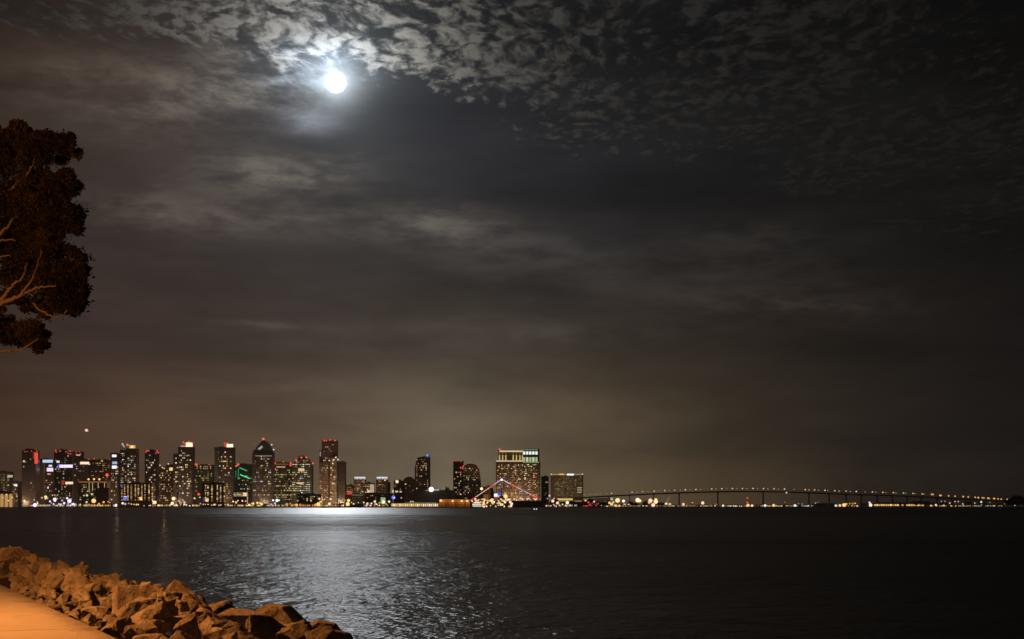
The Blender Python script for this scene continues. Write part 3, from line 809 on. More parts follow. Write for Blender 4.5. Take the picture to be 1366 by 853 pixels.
# ================================================================ THE SKYLINE, from its left end
b = keep(tower("office_block", "low brown block at the left end of the skyline, above the amber arcade", 3700, -14, 18, 630, "tan", 9, 11, .22, "wyg", bright=(.05, .6)))
b.bar(10, 17, 634, 637, EM("g", .6))
b = keep(Bldg("arcade_pavilion", "low waterfront pavilion with tall glowing amber arches at the left end", 3480, -6, 18.5))
b.block(-6, 18.5, 656.5, "orange", 16)
for cx, w_ in ((-3.2, 4), (2.6, 4.4), (8.6, 4.6), (14.4, 4.2)):
    bm = bmesh.new(); a = X(cx - w_/2, b.d) - b.o.x; c = X(cx + w_/2, b.d) - b.o.x; z0 = 0; zt = Z(661, b.d) - b.o.z; r_ = (c - a)/2
    prof = [(a, z0), (c, z0)] + [((a+c)/2 + r_*math.cos(t), zt + r_*.9*math.sin(t)) for t in [math.pi*k/8 for k in range(9)]]
    prism(bm, prof, -.8, -.2); bmesh.ops.recalc_face_normals(bm, faces=bm.faces); obj("window", bm, EM("a", .55), b.root)
b.beacon((9, 660), (4, 664), (16, 664), (11, 668), c="y", k=1.6, rad=1.0, name="lamp")
b = keep(tower("office_block", "short dark block with a white light on its face, left of the red-lit tower", 3640, 16, 29, 643, "dark", 6, 8, .25, "wgc"))
b.bar(18.5, 23, 646, 648.6, EM("v", 1.2)); b.beacon((22, 648), c="c", k=1.5, rad=1.3, name="lamp")
b = keep(Bldg("tower", "dark tower with a glowing red vertical strip at its top corner", 3620, 29, 53))
b.block(29, 53, 602, "dark", 30); b.block(33, 46, 600, "dark", 14, 8)
b.win(30.5, 45, 612, 668, 6, 18, .06, "wac", bright=(.02, .5))
b.bar(46.2, 50.6, 604, 619, EM("r", 1.0), "light_strip", label="red glowing corner strip"); b.bar(44, 46, 603, 612, EM("r", .25), "light_strip")
b.beacon((33, 603), (36, 602.5), (42, 602), (49, 602.5), k=.9, rad=.8); b.beacon((32, 615.5), c="w", k=1.2, rad=1.3, name="lamp"); b.beacon((40.5, 612.5), c="a", k=.6, rad=.8, name="lamp")
b = keep(Bldg("office_tower", "mid-height tower carrying a pale blue sign above two white ones, right of the red-lit tower", 3680, 53, 72))
b.block(53, 72, 613, "dark", 24); b.block(53, 60, 618, "brown", 10, -12)
b.win(54, 70, 620, 668, 7, 17, .2, "wwar", band=.1)
b.bar(57, 70.5, 613.6, 617.4, EM("s", 1.1), label="pale blue lit sign"); b.bar(65, 69.5, 620.4, 622.8, EM("c", 1.0), label="small white lit sign"); b.bar(62.6, 71, 624.4, 629.2, EM("v", 1.3), label="white lit sign")
b.beacon((58, 651), (54, 652), k=1.2, rad=1.4); b.beacon((64, 651), c="v", k=1.3, rad=1.2, name="lamp")
b = keep(Bldg("office_tower", "wide tower with red roof emblems and a long white sign with a violet end", 3820, 72, 97))
b.block(72, 97, 604, "dark", 30); b.block(76, 90, 600.5, "brown", 12, 9)
b.win(73.5, 94, 607, 669, 10, 21, .13, "wwg", bright=(.08, .8))
b.bar(79.5, 97, 620.2, 624.2, EM("v", 1.4), label="long white lit sign"); b.bar(77, 79.4, 619.5, 625.6, EM("b", .8), label="violet-blue end of the sign")
b.bar(75.5, 79.5, 614.8, 617.6, EM("c", 1.0)); b.bar(87.3, 102.5, 643, 646, EM("w", 1.3), label="white lit sign low on the wall")
b.bar(82, 86, 641, 647, EM("r", .35)); b.beacon((74, 601), (75, 603.5), (80, 602), (88, 603), (91, 605), (93.5, 602), (94, 606), k=.8, rad=1.1)
b = keep(Bldg("office_tower", "dark tower with a red emblem on its roof and a white sign under it", 3740, 97.5, 121))
b.block(97.5, 112, 603, "dark", 28); b.block(108, 121, 614, "dark", 28, 2)
b.win(99, 117, 618, 666, 8, 16, .10, "wca", bright=(.05, .6))
b.bar(107, 119, 616.4, 619.6, EM("w", 1.4), label="white lit sign"); b.bar(118, 120.2, 618.6, 620.4, EM("p", 1.0))
b.beacon((102, 603), (106, 602.6), (101.5, 606), (107.5, 605.5), k=.7, rad=1.0); b.bar(102, 107, 606.6, 608.2, EM("p", .8))
b = keep(Bldg("hotel", "reddish slab with rows of small windows beside the white and blue signs", 3860, 120, 150))
b.block(120, 150, 614, "brick", 26)
b.win(121.5, 146, 617, 655, 13, 14, .20, "waap", bright=(.06, .55)); b.beacon((118.5, 613), (125.5, 612), (147, 613), k=.8, rad=1.0); b.beacon((136, 615), c="o", k=1.0, rad=1.4)
b.beacon((142.8, 634), k=1.6, rad=2.1)
b = keep(Bldg("hotel", "low midrise lit by roof lamps and slim vertical light strips, below the reddish slab", 3560, 104, 147))
b.block(104, 147, 642, "olive", 30); b.block(128, 147, 652, "brick", 14, -16)
b.win(106, 143, 646, 668, 15, 8, .22, "wwyga", bright=(.08, .8))
for px in (119, 123.5, 131, 139.5): b.bar(px - .35, px + .35, 644, 655, EM("w", .6), "light_strip")
b.beacon((118, 639.6), (125.3, 639.4), (132.4, 639.6), c="a", k=1.5, rad=1.4, name="lamp")
b.bar(105, 143, 642.4, 644, EM("o", .3), "light_strip")
b = keep(Bldg("office_tower", "narrow block with a stack of white, blue and white signs, left of the yellow-crowned tower", 3700, 147, 160))
b.block(147, 161, 605.5, "dark", 24); b.win(148, 158, 622, 668, 5, 16, .25, "wcwa")
b.bar(149.6, 155.4, 606.8, 610, EM("c", 1.4), label="white lit sign"); b.bar(150, 156.2, 616, 619.4, EM("s", .8), label="blue lit sign"); b.bar(149.6, 155.6, 621.4, 625.4, EM("c", 1.4), label="white lit sign")
b = keep(Bldg("apartment_tower", "tall dark apartment tower with a glowing yellow crown and a red light", 3640, 160, 185.5))
b.block(160, 169, 601, "dark", 28, 2); b.block(168, 185.5, 599, "dark", 30)
b.win(161, 168.5, 604, 645, 4, 15, .34, "wwc"); b.win(170, 181, 605, 645, 5, 15, .26, "wwc")
b.bar(172.4, 180.6, 594.2, 598.6, EM("y", .7), "crown", back=8, label="glowing yellow crown"); b.bar(174.4, 178, 594.9, 597.9, EM("y", 1.4), "crown", back=6)
b.beacon((170, 593.6), k=1.5, rad=1.6, back=8); b.beacon((160.2, 587.6), k=.7, rad=.8, back=8)
bm = bmesh.new(); tube(bm, [b.L(161.6, 591.5, -8), b.L(165, 597, -8)], [2.2, .8], 6); obj("lit_mast", bm, EM("c", .6), b.root)  # pale glint above the roof put in as a glowing tube
bm = bmesh.new(); tube(bm, [b.L(160.3, 602, -9), b.L(160.3, 588, -9)], [.5, .4], 6); obj("antenna", bm, M_steel, b.root)
b = keep(Bldg("apartment_block", "low waterfront block with columns of amber windows and a small blue sign", 3470, 160, 206))
b.block(160, 206, 645, "brick", 24)
for k, px in enumerate((162.6, 166.2, 170.6, 175.2, 180.6, 184.6, 189.2, 193.4, 198.8, 203.2)): b.win(px - .95, px + .95, 646.5, 668, 1, 13, .72, "yyaw", size=(1.0, .7), bright=(.25, 1.1))
b.bar(164.4, 169.4, 663.6, 667.4, EM("b", 1.4), label="blue lit sign"); b.bar(165, 169, 662.3, 663.3, EM("c", 1.0)); b.bar(160.6, 163.2, 646, 648.6, EM("b", .6))
b = keep(Bldg("apartment_tower", "plain dark tower with red lights at both roof corners", 3700, 193, 212.5))
b.block(193, 212.5, 601.5, "dark", 28); b.win(194.5, 207.5, 606, 668, 6, 19, .28, "wwc"); b.bar(207, 209.6, 603, 606, EM("r", .4), dy=1)
b.beacon((194.6, 603), (196, 601.6), (198.4, 601.6), (209.5, 601.8), (211, 604), k=1.1, rad=1.1)
b = keep(Bldg("apartment_block", "brown mid-height block with a yellow roof light, between two dark towers", 3760, 211, 233))
b.block(211, 233, 624, "brick", 26); b.block(222, 231, 620, "brown", 12, 6); b.win(212, 230, 627, 669, 9, 14, .32, "waap", bright=(.1, .9))
b.bar(226, 230.4, 624, 628, EM("y", 1.2), label="yellow lit sign"); b.beacon((213, 621), (224.5, 619), c="p", k=.9, rad=1.1); b.beacon((216.5, 624), (219, 625), c="w", k=1.0, rad=1.0, name="lamp")
b = keep(Bldg("apartment_tower", "tall stepped dark tower with a bright white crown block and red lights", 3640, 231, 260))
b.block(237.5, 260, 597, "dark", 30); b.block(231, 239, 606, "dark", 24, 3)
b.win(239, 255, 600, 669, 8, 22, .27, "wwcw", band=.12); b.win(231.6, 238, 610, 669, 3, 19, .28, "wcw")
b.bar(248, 257, 590.6, 596.6, EM("w", 1.7), "crown", back=5, label="bright white crown block"); b.bar(241, 248, 594.6, 596.8, EM("p", .6), "crown", back=5)
b.beacon((244.2, 590), (252, 589.4), (245.6, 591.6), (256.4, 591), k=1.1, rad=1.2, back=5)
b = keep(Bldg("apartment_block", "olive mid-height block with a lit roof terrace and a pair of red lights", 3780, 257, 287))
b.block(257, 287, 621, "olive", 28); b.win(262, 282, 621.5, 626.5, 9, 2, .6, "yyaw", bright=(.2, 1.1)); b.win(259, 283, 628, 668, 11, 14, .22, "wygg", bright=(.08, .75))
b.beacon((259.4, 619.4), (262, 620.2), k=1.4, rad=1.6); b.beacon((279, 620), k=.8, rad=1.0); b.beacon((265, 659.6), k=1.3, rad=1.7)
b = keep(Bldg("apartment_block", "dark waterfront block with four columns of amber windows", 3470, 269, 302))
b.block(269, 302, 645, "brick", 22)
for px in (274.2, 277.4, 282.8, 290, 294.4, 299.4): b.win(px - 1, px + 1, 647, 670, 1, 14, .70, "yyaw", size=(1.0, .7), bright=(.2, 1.1))
b.bar(270.6, 272, 664, 670, EM("b", .35), "light_strip")
b = keep(Bldg("apartment_tower", "tall dark tower with a square white light box on its roof", 3650, 286, 314))
b.block(286, 314, 597.6, "dark", 30); b.block(286, 292, 599, "green", 12, -6)
b.win(287, 309, 602, 669, 9, 22, .24, "wwcw", band=.08); b.bar(302.4, 311, 592.6, 599, EM("w", 1.7), "crown", back=6, label="square white light box")
b.beacon((299.6, 591.6), (303, 591.6), (300.4, 595), k=1.1, rad=1.2, back=6); bm = bmesh.new(); tube(bm, [b.L(286.4, 599.4, 1), b.L(291.4, 601.6, 1)], [1.1, .6], 6); obj("light_strip", bm, EM("e", .5), b.root)  # green glint at the corner put in as a glowing tube
b = keep(Bldg("office_block", "block with emerald green neon lines on its upper face", 3800, 313, 340))
b.block(313, 340, 620, "green", 28); b.win(318, 336, 634, 668, 8, 12, .22, "wygc", bright=(.1, .8)); b.beacon((317.6, 620), k=1.3, rad=1.7); b.beacon((315, 622), c="a", k=.8, rad=1.2)
for p0, p1, r_, k in (((319.6, 624.2), (329.6, 628.4), 1.0, .8), ((320.4, 633.4), (333, 638.6), 1.3, 1.2), ((318.2, 625), (317.8, 640), 1.0, .35), ((315, 628), (314.2, 638), 1.2, .2)):
    bm = bmesh.new(); tube(bm, [b.L(*p0, 1.2), b.L(*p1, 1.2)], [r_, r_], 6); obj("neon_line", bm, EM("e", k), b.root)
b = keep(Bldg("pavilion", "low glass pavilion glowing white under the green neon block", 3560, 311, 331))
b.block(311, 331, 656.4, "dark", 16); b.win(311.6, 329, 657, 662.6, 9, 3, .85, "wwg", size=(.9, .8), bright=(.2, .9)); b.bar(324.4, 329.6, 657.4, 662.2, EM("w", 1.0), "window", dy=.8)
# domed glass tower
b = keep(Bldg("domed_tower", "dark glass tower with a pointed rounded dome and a red light on top", 3640, 336, 367))
dm = [(338.5, 604), (339.8, 600.5), (342, 596.5), (345, 592.5), (348.6, 588.8), (351.2, 587.0), (353.8, 588.6), (357.2, 592.2), (360.2, 596.4), (362.4, 600.5), (363.6, 604)]
b.block(336.4, 366.6, 604, "dark", 28, roof=False)
bm = bmesh.new(); prism(bm, [tuple(b.L(px, py))[::2] for px, py in dm][::-1], 3, 24); bmesh.ops.recalc_face_normals(bm, faces=bm.faces); obj("dome", bm, W["green"], b.root)
b.block(338, 364, 600.6, "dark", 10, 8, roof=False)
bm = bmesh.new(); q = [b.L(px, py, -2.2) for px, py in ((343.4, 599), (346.4, 600.4), (350.6, 596.4), (348.6, 594.6))]
prism(bm, [(p.x, p.z) for p in q], 1.6, 2.9); bmesh.ops.recalc_face_normals(bm, faces=bm.faces); obj("dome_glazing", bm, EM("c", .38), b.root)  # pale reflection on the dome put in as a glowing patch
b.win(337.6, 361.5, 608, 668, 12, 20, .26, "wcwc", bright=(.06, .75), band=.12)
for i in range(11): b.bar(341 + i*2.0, 342.5 + i*2.0, 608.1, 608.8, EM("w", .6), "light_strip")
for i in range(9): b.bar(349 + i*1.5, 350 + i*1.5, 601.5, 602.1, EM("c", .25), "light_strip", back=7)
b.beacon((351.2, 586), k=1.5, rad=1.8, back=10); b.beacon((355.5, 592.6), (340, 593.2), k=.6, rad=.8, back=10); b.beacon((362.4, 593.5), (365, 600), c="c", k=1.0, rad=1.0, back=10, name="lamp")
b = keep(Bldg("office_tower", "olive office block with a red line along its roof edge, right of the domed tower", 3760, 364, 392))
b.block(364, 392, 617.5, "olive", 28); b.win(366, 389, 626, 668, 11, 14, .34, "wggy", band=.3, bright=(.08, .85)); b.bar(369, 380.5, 622.6, 623.8, EM("p", .8), "light_strip"); b.bar(367, 385, 619, 620, EM("o", .3), "light_strip")
b.beacon((366.6, 618.4), (366.8, 626), (388, 618), (387.6, 621), k=1.3, rad=1.5); b.beacon((378, 616.6), c="o", k=.7, rad=1.0)
b = keep(Bldg("office_tower", "stepped green glass office tower with bright white bands of windows", 3680, 389, 418))
b.block(389, 418, 617.6, "green", 28); b.block(394, 414, 613, "green", 22, 2); b.block(398, 410, 609.6, "green", 14, 5)
b.win(390, 413.6, 618.5, 664, 12, 17, .38, "ccwwg", band=.5, bright=(.15, 1.1), size=(.95, .5)); b.win(395, 411, 613.6, 617.6, 7, 2, .4, "ccs", bright=(.1, .6))
b.beacon((395, 614), (402, 610.6), (408.6, 610.4), (417.2, 618.4), k=1.4, rad=1.3)
b.bar(398, 406, 625, 629, EM("w", .85), "window"); b.bar(396, 404.6, 644, 645.6, EM("w", 1.0), "window")
b = keep(Bldg("terrace_block", "low olive waterfront terrace below the white-banded tower", 3540, 396, 430)); b.block(396, 430, 660, "olive", 18); b.win(397, 425, 661.5, 667, 12, 2, .3, "wyg", bright=(.1, .8))
b = keep(Bldg("apartment_tower", "tallest twin-stepped brown tower with a row of red roof lights", 3640, 425, 462))
b.block(429, 451, 588.5, "brown", 26, 6); b.block(425.6, 431, 601, "brown", 20, 9, roof=False); b.block(425.4, 440, 617, "brown", 30); b.block(440, 451.6, 611, "tan", 32, -2); b.block(450.4, 462, 616.8, "dark", 28, 1)
b.win(431, 447.6, 592, 616, 7, 8, .16, "wwap", back=6); b.win(426.4, 437.6, 620, 668, 6, 16, .28, "wwaw"); b.win(440.6, 449, 614, 668, 4, 18, .25, "waap", back=-2)
b.beacon((432.6, 588), (435.4, 588), (440, 587.4), (447, 588), k=1.2, rad=1.1, back=6); b.beacon((450.8, 613.4), (445, 613.6), (448, 610.4), c="p", k=1.1, rad=1.2, back=-4); b.bar(426.6, 428, 602.6, 609, EM("c", .3), "light_strip", back=9)
b = keep(Bldg("hotel", "small orange-lit block beside the tallest tower, with a red sign", 3700, 461.5, 473)); b.block(461.5, 473, 648, "orange", 20); b.win(462.5, 471, 649, 657, 4, 3, .7, "aao", bright=(.2, .7)); b.bar(463, 470, 656, 660, EM("r", .7)); b.beacon((465, 668), c="y", k=1.4, rad=2.0, name="lamp")
def crown_block(x0, x1, label, seed):
    b = keep(Bldg("hotel", label, 3660, x0, x1)); b.block(x0, x1 - .4, 639.6, "brown", 26, roof=False)
    b.bar(x0 + .8, x1 - 1.8, 636.4, 637.8, EM("c", 1.0), "crown", dy=-2, label="white lit crown")
    for i in range(6): b.bar(x0 + 1 + i*2.5, x0 + 2.6 + i*2.5, 637.8, 639.6, EM("c", .55 + .3*(i % 2)), "crown", dy=-2)
    b.win(x0 + 1, x1 - 2.5, 641, 662, 8, 9, .26, "waap", bright=(.1, .8)); return b
b = crown_block(472, 489, "small tower with a white lit crown, the left one of the crowned pair", 1)
b.block(486, 500, 645, "brown", 22, 5); b.win(487, 493, 646, 660, 3, 7, .5, "waw", back=5); b.bar(493.6, 499, 646.5, 657.4, EM("w", .55), "window", back=4, label="pale lit glass side"); b.bar(490, 499, 654, 657.6, EM("w", .9), "window", back=4)
b = crown_block(501.5, 518.5, "small tower with a white lit crown, the right one of the crowned pair", 2)
b.block(516, 521, 644, "brown", 20, 4); b.beacon((513.5, 640.8), c="p", k=1.3, rad=1.1)
b = keep(Bldg("warehouse", "flat greenish box of a building on the waterfront below the crowned pair", 3500, 468, 485.6)); b.block(468, 485.6, 660, "pale", 18); b.win(469, 484, 661, 673, 8, 6, .6, "gg", bright=(.05, .15), size=(.7, .4)); b.bar(469, 484, 660.4, 661, EM("g", .3), "light_strip")
b = keep(Bldg("office_block", "long low dark block behind the waterfront lamps, joining the crowned pair", 3560, 486, 524)); b.block(486, 524, 659, "brown", 22); b.win(487, 522, 660, 671, 16, 4, .14, "wag", bright=(.1, .7)); b.bar(508, 514, 664, 675, EM("g", .55), "window", label="yellow-green lit entrance")
b = keep(Bldg("office_block", "small pale block with a warm round light on its face", 3720, 525, 538)); b.block(525, 538, 642, "tan", 22); b.beacon((529.6, 642.8), c="w", k=1.3, rad=2.2, name="lamp"); b.win(526, 535, 646, 656, 5, 5, .3, "wy", bright=(.05, .4)); b.bar(527.4, 531, 655, 657, EM("w", .9), "window"); b.bar(533, 536, 655.4, 657, EM("w", .8), "window"); b.bar(523.6, 525, 653.8, 657.4, EM("w", 1.1), "window")
b = keep(Bldg("rounded_hall", "dark round-roofed hall left of the slanted tower", 3690, 536.5, 554.5))
prof = [(536.5, 680), (554.5, 680), (554.5, 645)] + [(545.5 + 8.2*math.cos(t), 644.6 - 8.6*math.sin(t)) for t in [math.pi*k/10 for k in range(11)]] + [(536.5, 645)]
b.block(536.5, 554.5, 640, "brown", 24, prof=prof, roof=False); b.beacon((541, 646), c="a", k=1.2, rad=1.0, name="lamp"); b.win(538, 552, 647, 656, 6, 3, .22, "aa", bright=(.1, .4))
b = keep(Bldg("apartment_tower", "tower with a slanted top and a blue light at its high corner", 3620, 553, 574))
pr = [(553, 681), (573, 681), (573.2, 608), (567, 608.4), (556, 611), (553.2, 625)]
b.block(553, 574, 608, "brown", 26, prof=pr, roof=False); b.block(555, 574.2, 612, "brick", 20, 3, roof=False); b.win(555, 571.5, 612, 656, 8, 16, .20, "wwaw", bright=(.08, .8)); b.bar(567.5, 573, 608.6, 610, EM("b", .7), "light_strip", dy=.9, label="blue light at the roof corner"); b.beacon((570.2, 607.4), c="s", k=.7, rad=1.2); bm = bmesh.new(); tube(bm, [b.L(564, 624, 1), b.L(566.6, 620.4, 1)], [1.4, .6], 6); obj("light_strip", bm, EM("y", .5), b.root)
b = keep(Bldg("convention_hall", "long low olive hall behind the bright white floodlight", 3560, 552, 606)); b.block(552, 606, 656.5, "olive", 30, roof=False); b.block(576, 606, 654, "olive", 26, 2, roof=False); b.bar(575, 586, 653, 654.6, EM("c", .5), "light_strip", dy=-1)
b = keep(Bldg("pier_shed", "long pier building with a row of glowing yellow openings along the water", 3466, 520, 585.5))
b.block(520, 585.5, 671, "tan", 16, roof=False); b.bar(540, 582, 670.4, 671.2, EM("g", .18), "light_strip", dy=.4)
for i in range(24):
    px = 522.2 + i*2.62
    b.bar(px, px + 1.75, 672.2 - .3*(i % 3 == 0), 675.8, EM("w" if px > 567 else "ywya"[i % 4], (.9, 1.5, 1.1)[i % 3]), "window")
b = keep(Bldg("warehouse", "orange floodlit warehouse on the waterfront left of the lit ship", 3480, 585.5, 627)); b.block(585.5, 627, 667, "orange", 22, roof=False)
b.bar(586, 626, 666.4, 667.4, EM("o", .35), "light_strip"); 
for px in (588, 604, 616, 623): b.beacon((px, 668.6), c="y", k=1.4, rad=1.5, name="lamp")
for i in range(9):
    px = 589 + i * 4.3; b.bar(px, px + (1.6, 2.4, 1.2)[i % 3], 670.4 + (i % 2) * .8, 676, M_steel, "door", dy=.4)
    b.bar(px + 2.6, px + 3.2, 667.6, 676, W["tan"], "pilaster", dy=.7)
b = keep(Bldg("apartment_tower", "plain brown tower with a red edge light, the left one of a touching pair", 3660, 604.5, 618.6)); b.block(604.5, 618.6, 615.8, "brick", 26); b.win(605.5, 615.5, 626, 664, 5, 13, .25, "wwpa"); b.beacon((604.6, 615), (608, 615.2), (611, 615), (615, 615.8), c="r", k=.8, rad=1.0)
b = keep(Bldg("apartment_tower", "wider round-shouldered brown tower, the right one of a touching pair", 3630, 617, 643))
pr = [(616.5, 681), (641.6, 681), (641.2, 640), (638.6, 624), (636, 621), (631, 618.8), (624, 618.8), (619.6, 621), (616.6, 626)]
b.block(616.5, 641, 619, "tan", 26, prof=pr, roof=False); b.win(618, 637, 624, 666, 10, 17, .26, "waap", bright=(.08, .85)); b.beacon((614.6, 624), (617, 625), (618, 622.6), k=.9, rad=1.2); b.beacon((638, 624), (627, 617.6), k=.6, rad=1.0)
b = keep(Bldg("terrace_block", "low brown block with an orange lit end behind the lit ship", 3590, 627, 654)); b.block(627, 654, 650, "brown", 24); b.block(643.6, 652, 659, "orange", 10, -10, roof=False); b.win(628, 650, 652, 664, 9, 4, .2, "ao", bright=(.05, .4)); b.bar(645, 651, 660, 666, EM("o", .22), "window", back=-10)
# the big hotel
b = keep(Bldg("hotel", "huge broad hotel slab with a gold-lit pillared top and greenish glazed corner", 3620, 661, 721))
b.block(661.4, 721, 616.2, "brown", 34, roof=False); b.block(664.6, 700, 601, "tan", 24, 3, roof=False); b.block(697.4, 719.6, 598.8, "green", 28, 1.5, roof=False)
b.bar(666.5, 697.4, 601.4, 602.8, EM("w", 1.0), "light_strip", back=3, label="gold-lit roof edge"); b.bar(662, 698, 614.6, 616, EM("w", .85), "light_strip", dy=1.2, label="gold-lit setback edge")
b.bar(665.4, 697.4, 602.8, 603.6, EM("y", .35), "light_strip", back=3)
for px in (666.4, 670.6, 674.8, 684.6, 689, 693.6, 697): 
    b.bar(px - .7, px + .7, 607.6, 614.4, EM("y", .75), "light_strip", back=2.6); b.bar(px - .4, px + .4, 603.6, 607.6, EM("y", .22), "light_strip", back=2.6)  # uplight on the pillars put in as glowing strips, dimmer higher up
for i in range(5):
    px = 699.2 + i*4.1
    b.bar(px - 1.5, px + 1.5, 602.6, 606.6, EM("c", 1.2), "window", back=1.5); b.bar(px - 1.6, px + 1.6, 599.4, 601.2, EM("g", .25), "window", back=1.5); b.bar(px - 1.5, px + 1.5, 610.2, 616.4, EM("g", .55 + .25*(i % 2)), "window", back=1.5)
b.bar(698, 719, 616.5, 617.6, EM("g", .35), "light_strip", dy=1.0)
b.win(663, 698, 619.5, 664, 19, 19, .34, "wwwya", bright=(.1, 1.0), size=(.8, .55)); b.win(699, 718.4, 619, 664, 11, 19, .36, "wwgwy", bright=(.1, 1.0), size=(.8, .55))
b.beacon((666.6, 599.6), k=1.2, rad=1.4, back=3); b.bar(699.4, 701.4, 637, 640, EM("w", .9), "window")
HOTEL = b
b = keep(Bldg("apartment_tower", "narrow dark slab close behind the huge hotel's right side", 3700, 721.6, 732)); b.block(721.6, 732, 636.4, "dark", 26); b.win(724, 731, 640, 664, 4, 10, .2, "wp", bright=(.08, .6)); b.bar(721, 722, 636, 664, EM("g", .12), "light_strip")
b = keep(Bldg("hotel", "broad amber-lit block with a lit roofline, standing alone right of the huge hotel", 3640, 734.5, 778)); b.block(734.5, 778, 634, "tan", 26, roof=False)
b.bar(735.4, 777, 632.6, 634, EM("y", .4), "light_strip", dy=.2); b.bar(746, 752, 632, 634, EM("a", .9), "sign"); b.bar(756.4, 765.4, 632.2, 634.4, EM("c", 1.4), "sign", label="white lit roof sign"); b.beacon((735.4, 633), (777, 632.8), c="w", k=.9, rad=1.0, name="lamp")
b.win(739, 777, 635.5, 664, 22, 16, .80, "yyag", bright=(-.05, .42), size=(.72, .5)); b.bar(743, 764, 665.2, 667.6, EM("y", .8), "light_strip"); b.bar(736, 776, 668, 669.4, EM("y", .3), "light_strip")
for i in range(3): b.bar(770, 776, 650.4 + i*3, 651.6 + i*3, EM("w", .5), "window")
# hall under the bridge end and other low buildings
b = keep(Bldg("terminal_hall", "low pale greenish hall beneath the left end of the bridge", 4300, 793, 816)); b.block(793, 816, 665, "pale", 40, roof=False); b.win(794, 815, 666, 670, 9, 2, .6, "gc", bright=(.06, .25))
b = keep(Bldg("dock_shed", "long low shed with red lamps left of the dark trees by the bridge", 4000, 772, 800)); b.block(772, 800, 671.4, "brick", 20, roof=False); b.bar(773, 799, 672.4, 673, EM("r", .6), "light_strip"); b.bar(775, 790, 674.6, 675.2, EM("r", .9), "light_strip")
b = keep(Bldg("dock_shed", "long dark shed under the bridge near its fifth pier", 4850, 1085, 1115)); b.block(1085, 1115, 671.6, "brown", 40, roof=False)
b = keep(Bldg("dock_shed", "long shed with a continuous row of orange lights under the bridge's right side", 4860, 1164, 1236)); b.block(1164, 1236, 670.4, "brick", 40, roof=False)
for i in range(22):
    px = 1166 + i*3.05
    if 1198 < px < 1201 or 1205 < px < 1208: continue
    b.bar(px, px + 2.4, 673.1 - .3*(i % 2), 675.2, EM("oaay"[i % 4] if px > 1168 else "y", (1.0, 1.4, .8)[i % 3]), "window")
# sheds and arcades added to carry the glittering lights at the water's edge
for x0, x1, cols, lab in ((40, 104, "vwcyw", "low dark shed with violet-white openings below the long white sign"), (104, 158, "aowya", "low dark shed with amber openings below the reddish slab"),
        (208, 268, "wawy", "low quayside arcade at the foot of the white-crowned stepped tower"), (304, 352, "yaw", "low quayside arcade with yellow openings by the domed tower"), (352, 380, "cvw", "low quayside shed with cool white openings right of the domed tower"),
        (380, 420, "oaoa", "low quayside arcade with orange openings below the white-banded tower"), (421, 467, "aowy", "low quayside arcade at the foot of the tallest brown tower"), (486, 519, "pwaw", "low quayside arcade below the white-crowned pair"),
        (726, 771, "wpca", "low quayside shed below the lone amber-lit block"), (806, 846, "wapg", "low dock shed with small lights under the bridge's left end"), (846, 902, "apwy", "low dock shed among the bright lamps by the small crane"),
        (904, 956, "rpaw", "low dock shed under the bridge's first tall piers"), (962, 1010, "wpa", "low dock shed beside the red-lit lattice mast"), (1012, 1084, "cwaw", "low dock shed between the third and fourth tall piers"), (1116, 1146, "oaa", "low dock shed with orange lights left of the orange row"), (1240, 1338, "wpac", "low dock shed under the bridge's low right end")):
    d = (shore_d(x0) + shore_d(x1)) / 2 + 26; b = keep(Bldg("waterfront_shed", lab, d, x0, x1)); hgt = 672.2 if x0 < 740 else 673.4
    b.block(x0, x1, hgt, "brown", 10, roof=False); n = int((x1 - x0) / 2.1)
    for i in range(n):
        if b.r.random() < .80:
            px = x0 + .6 + i * 2.1; b.bar(px, px + b.r.uniform(.7, 1.7), hgt + 1.0 + b.r.uniform(0, .6), 675.6, EM(b.r.choice(cols + "ay"), b.r.choice((.4, .7, 1.0, 1.4))), "window")
for b in ALL: b.finish()

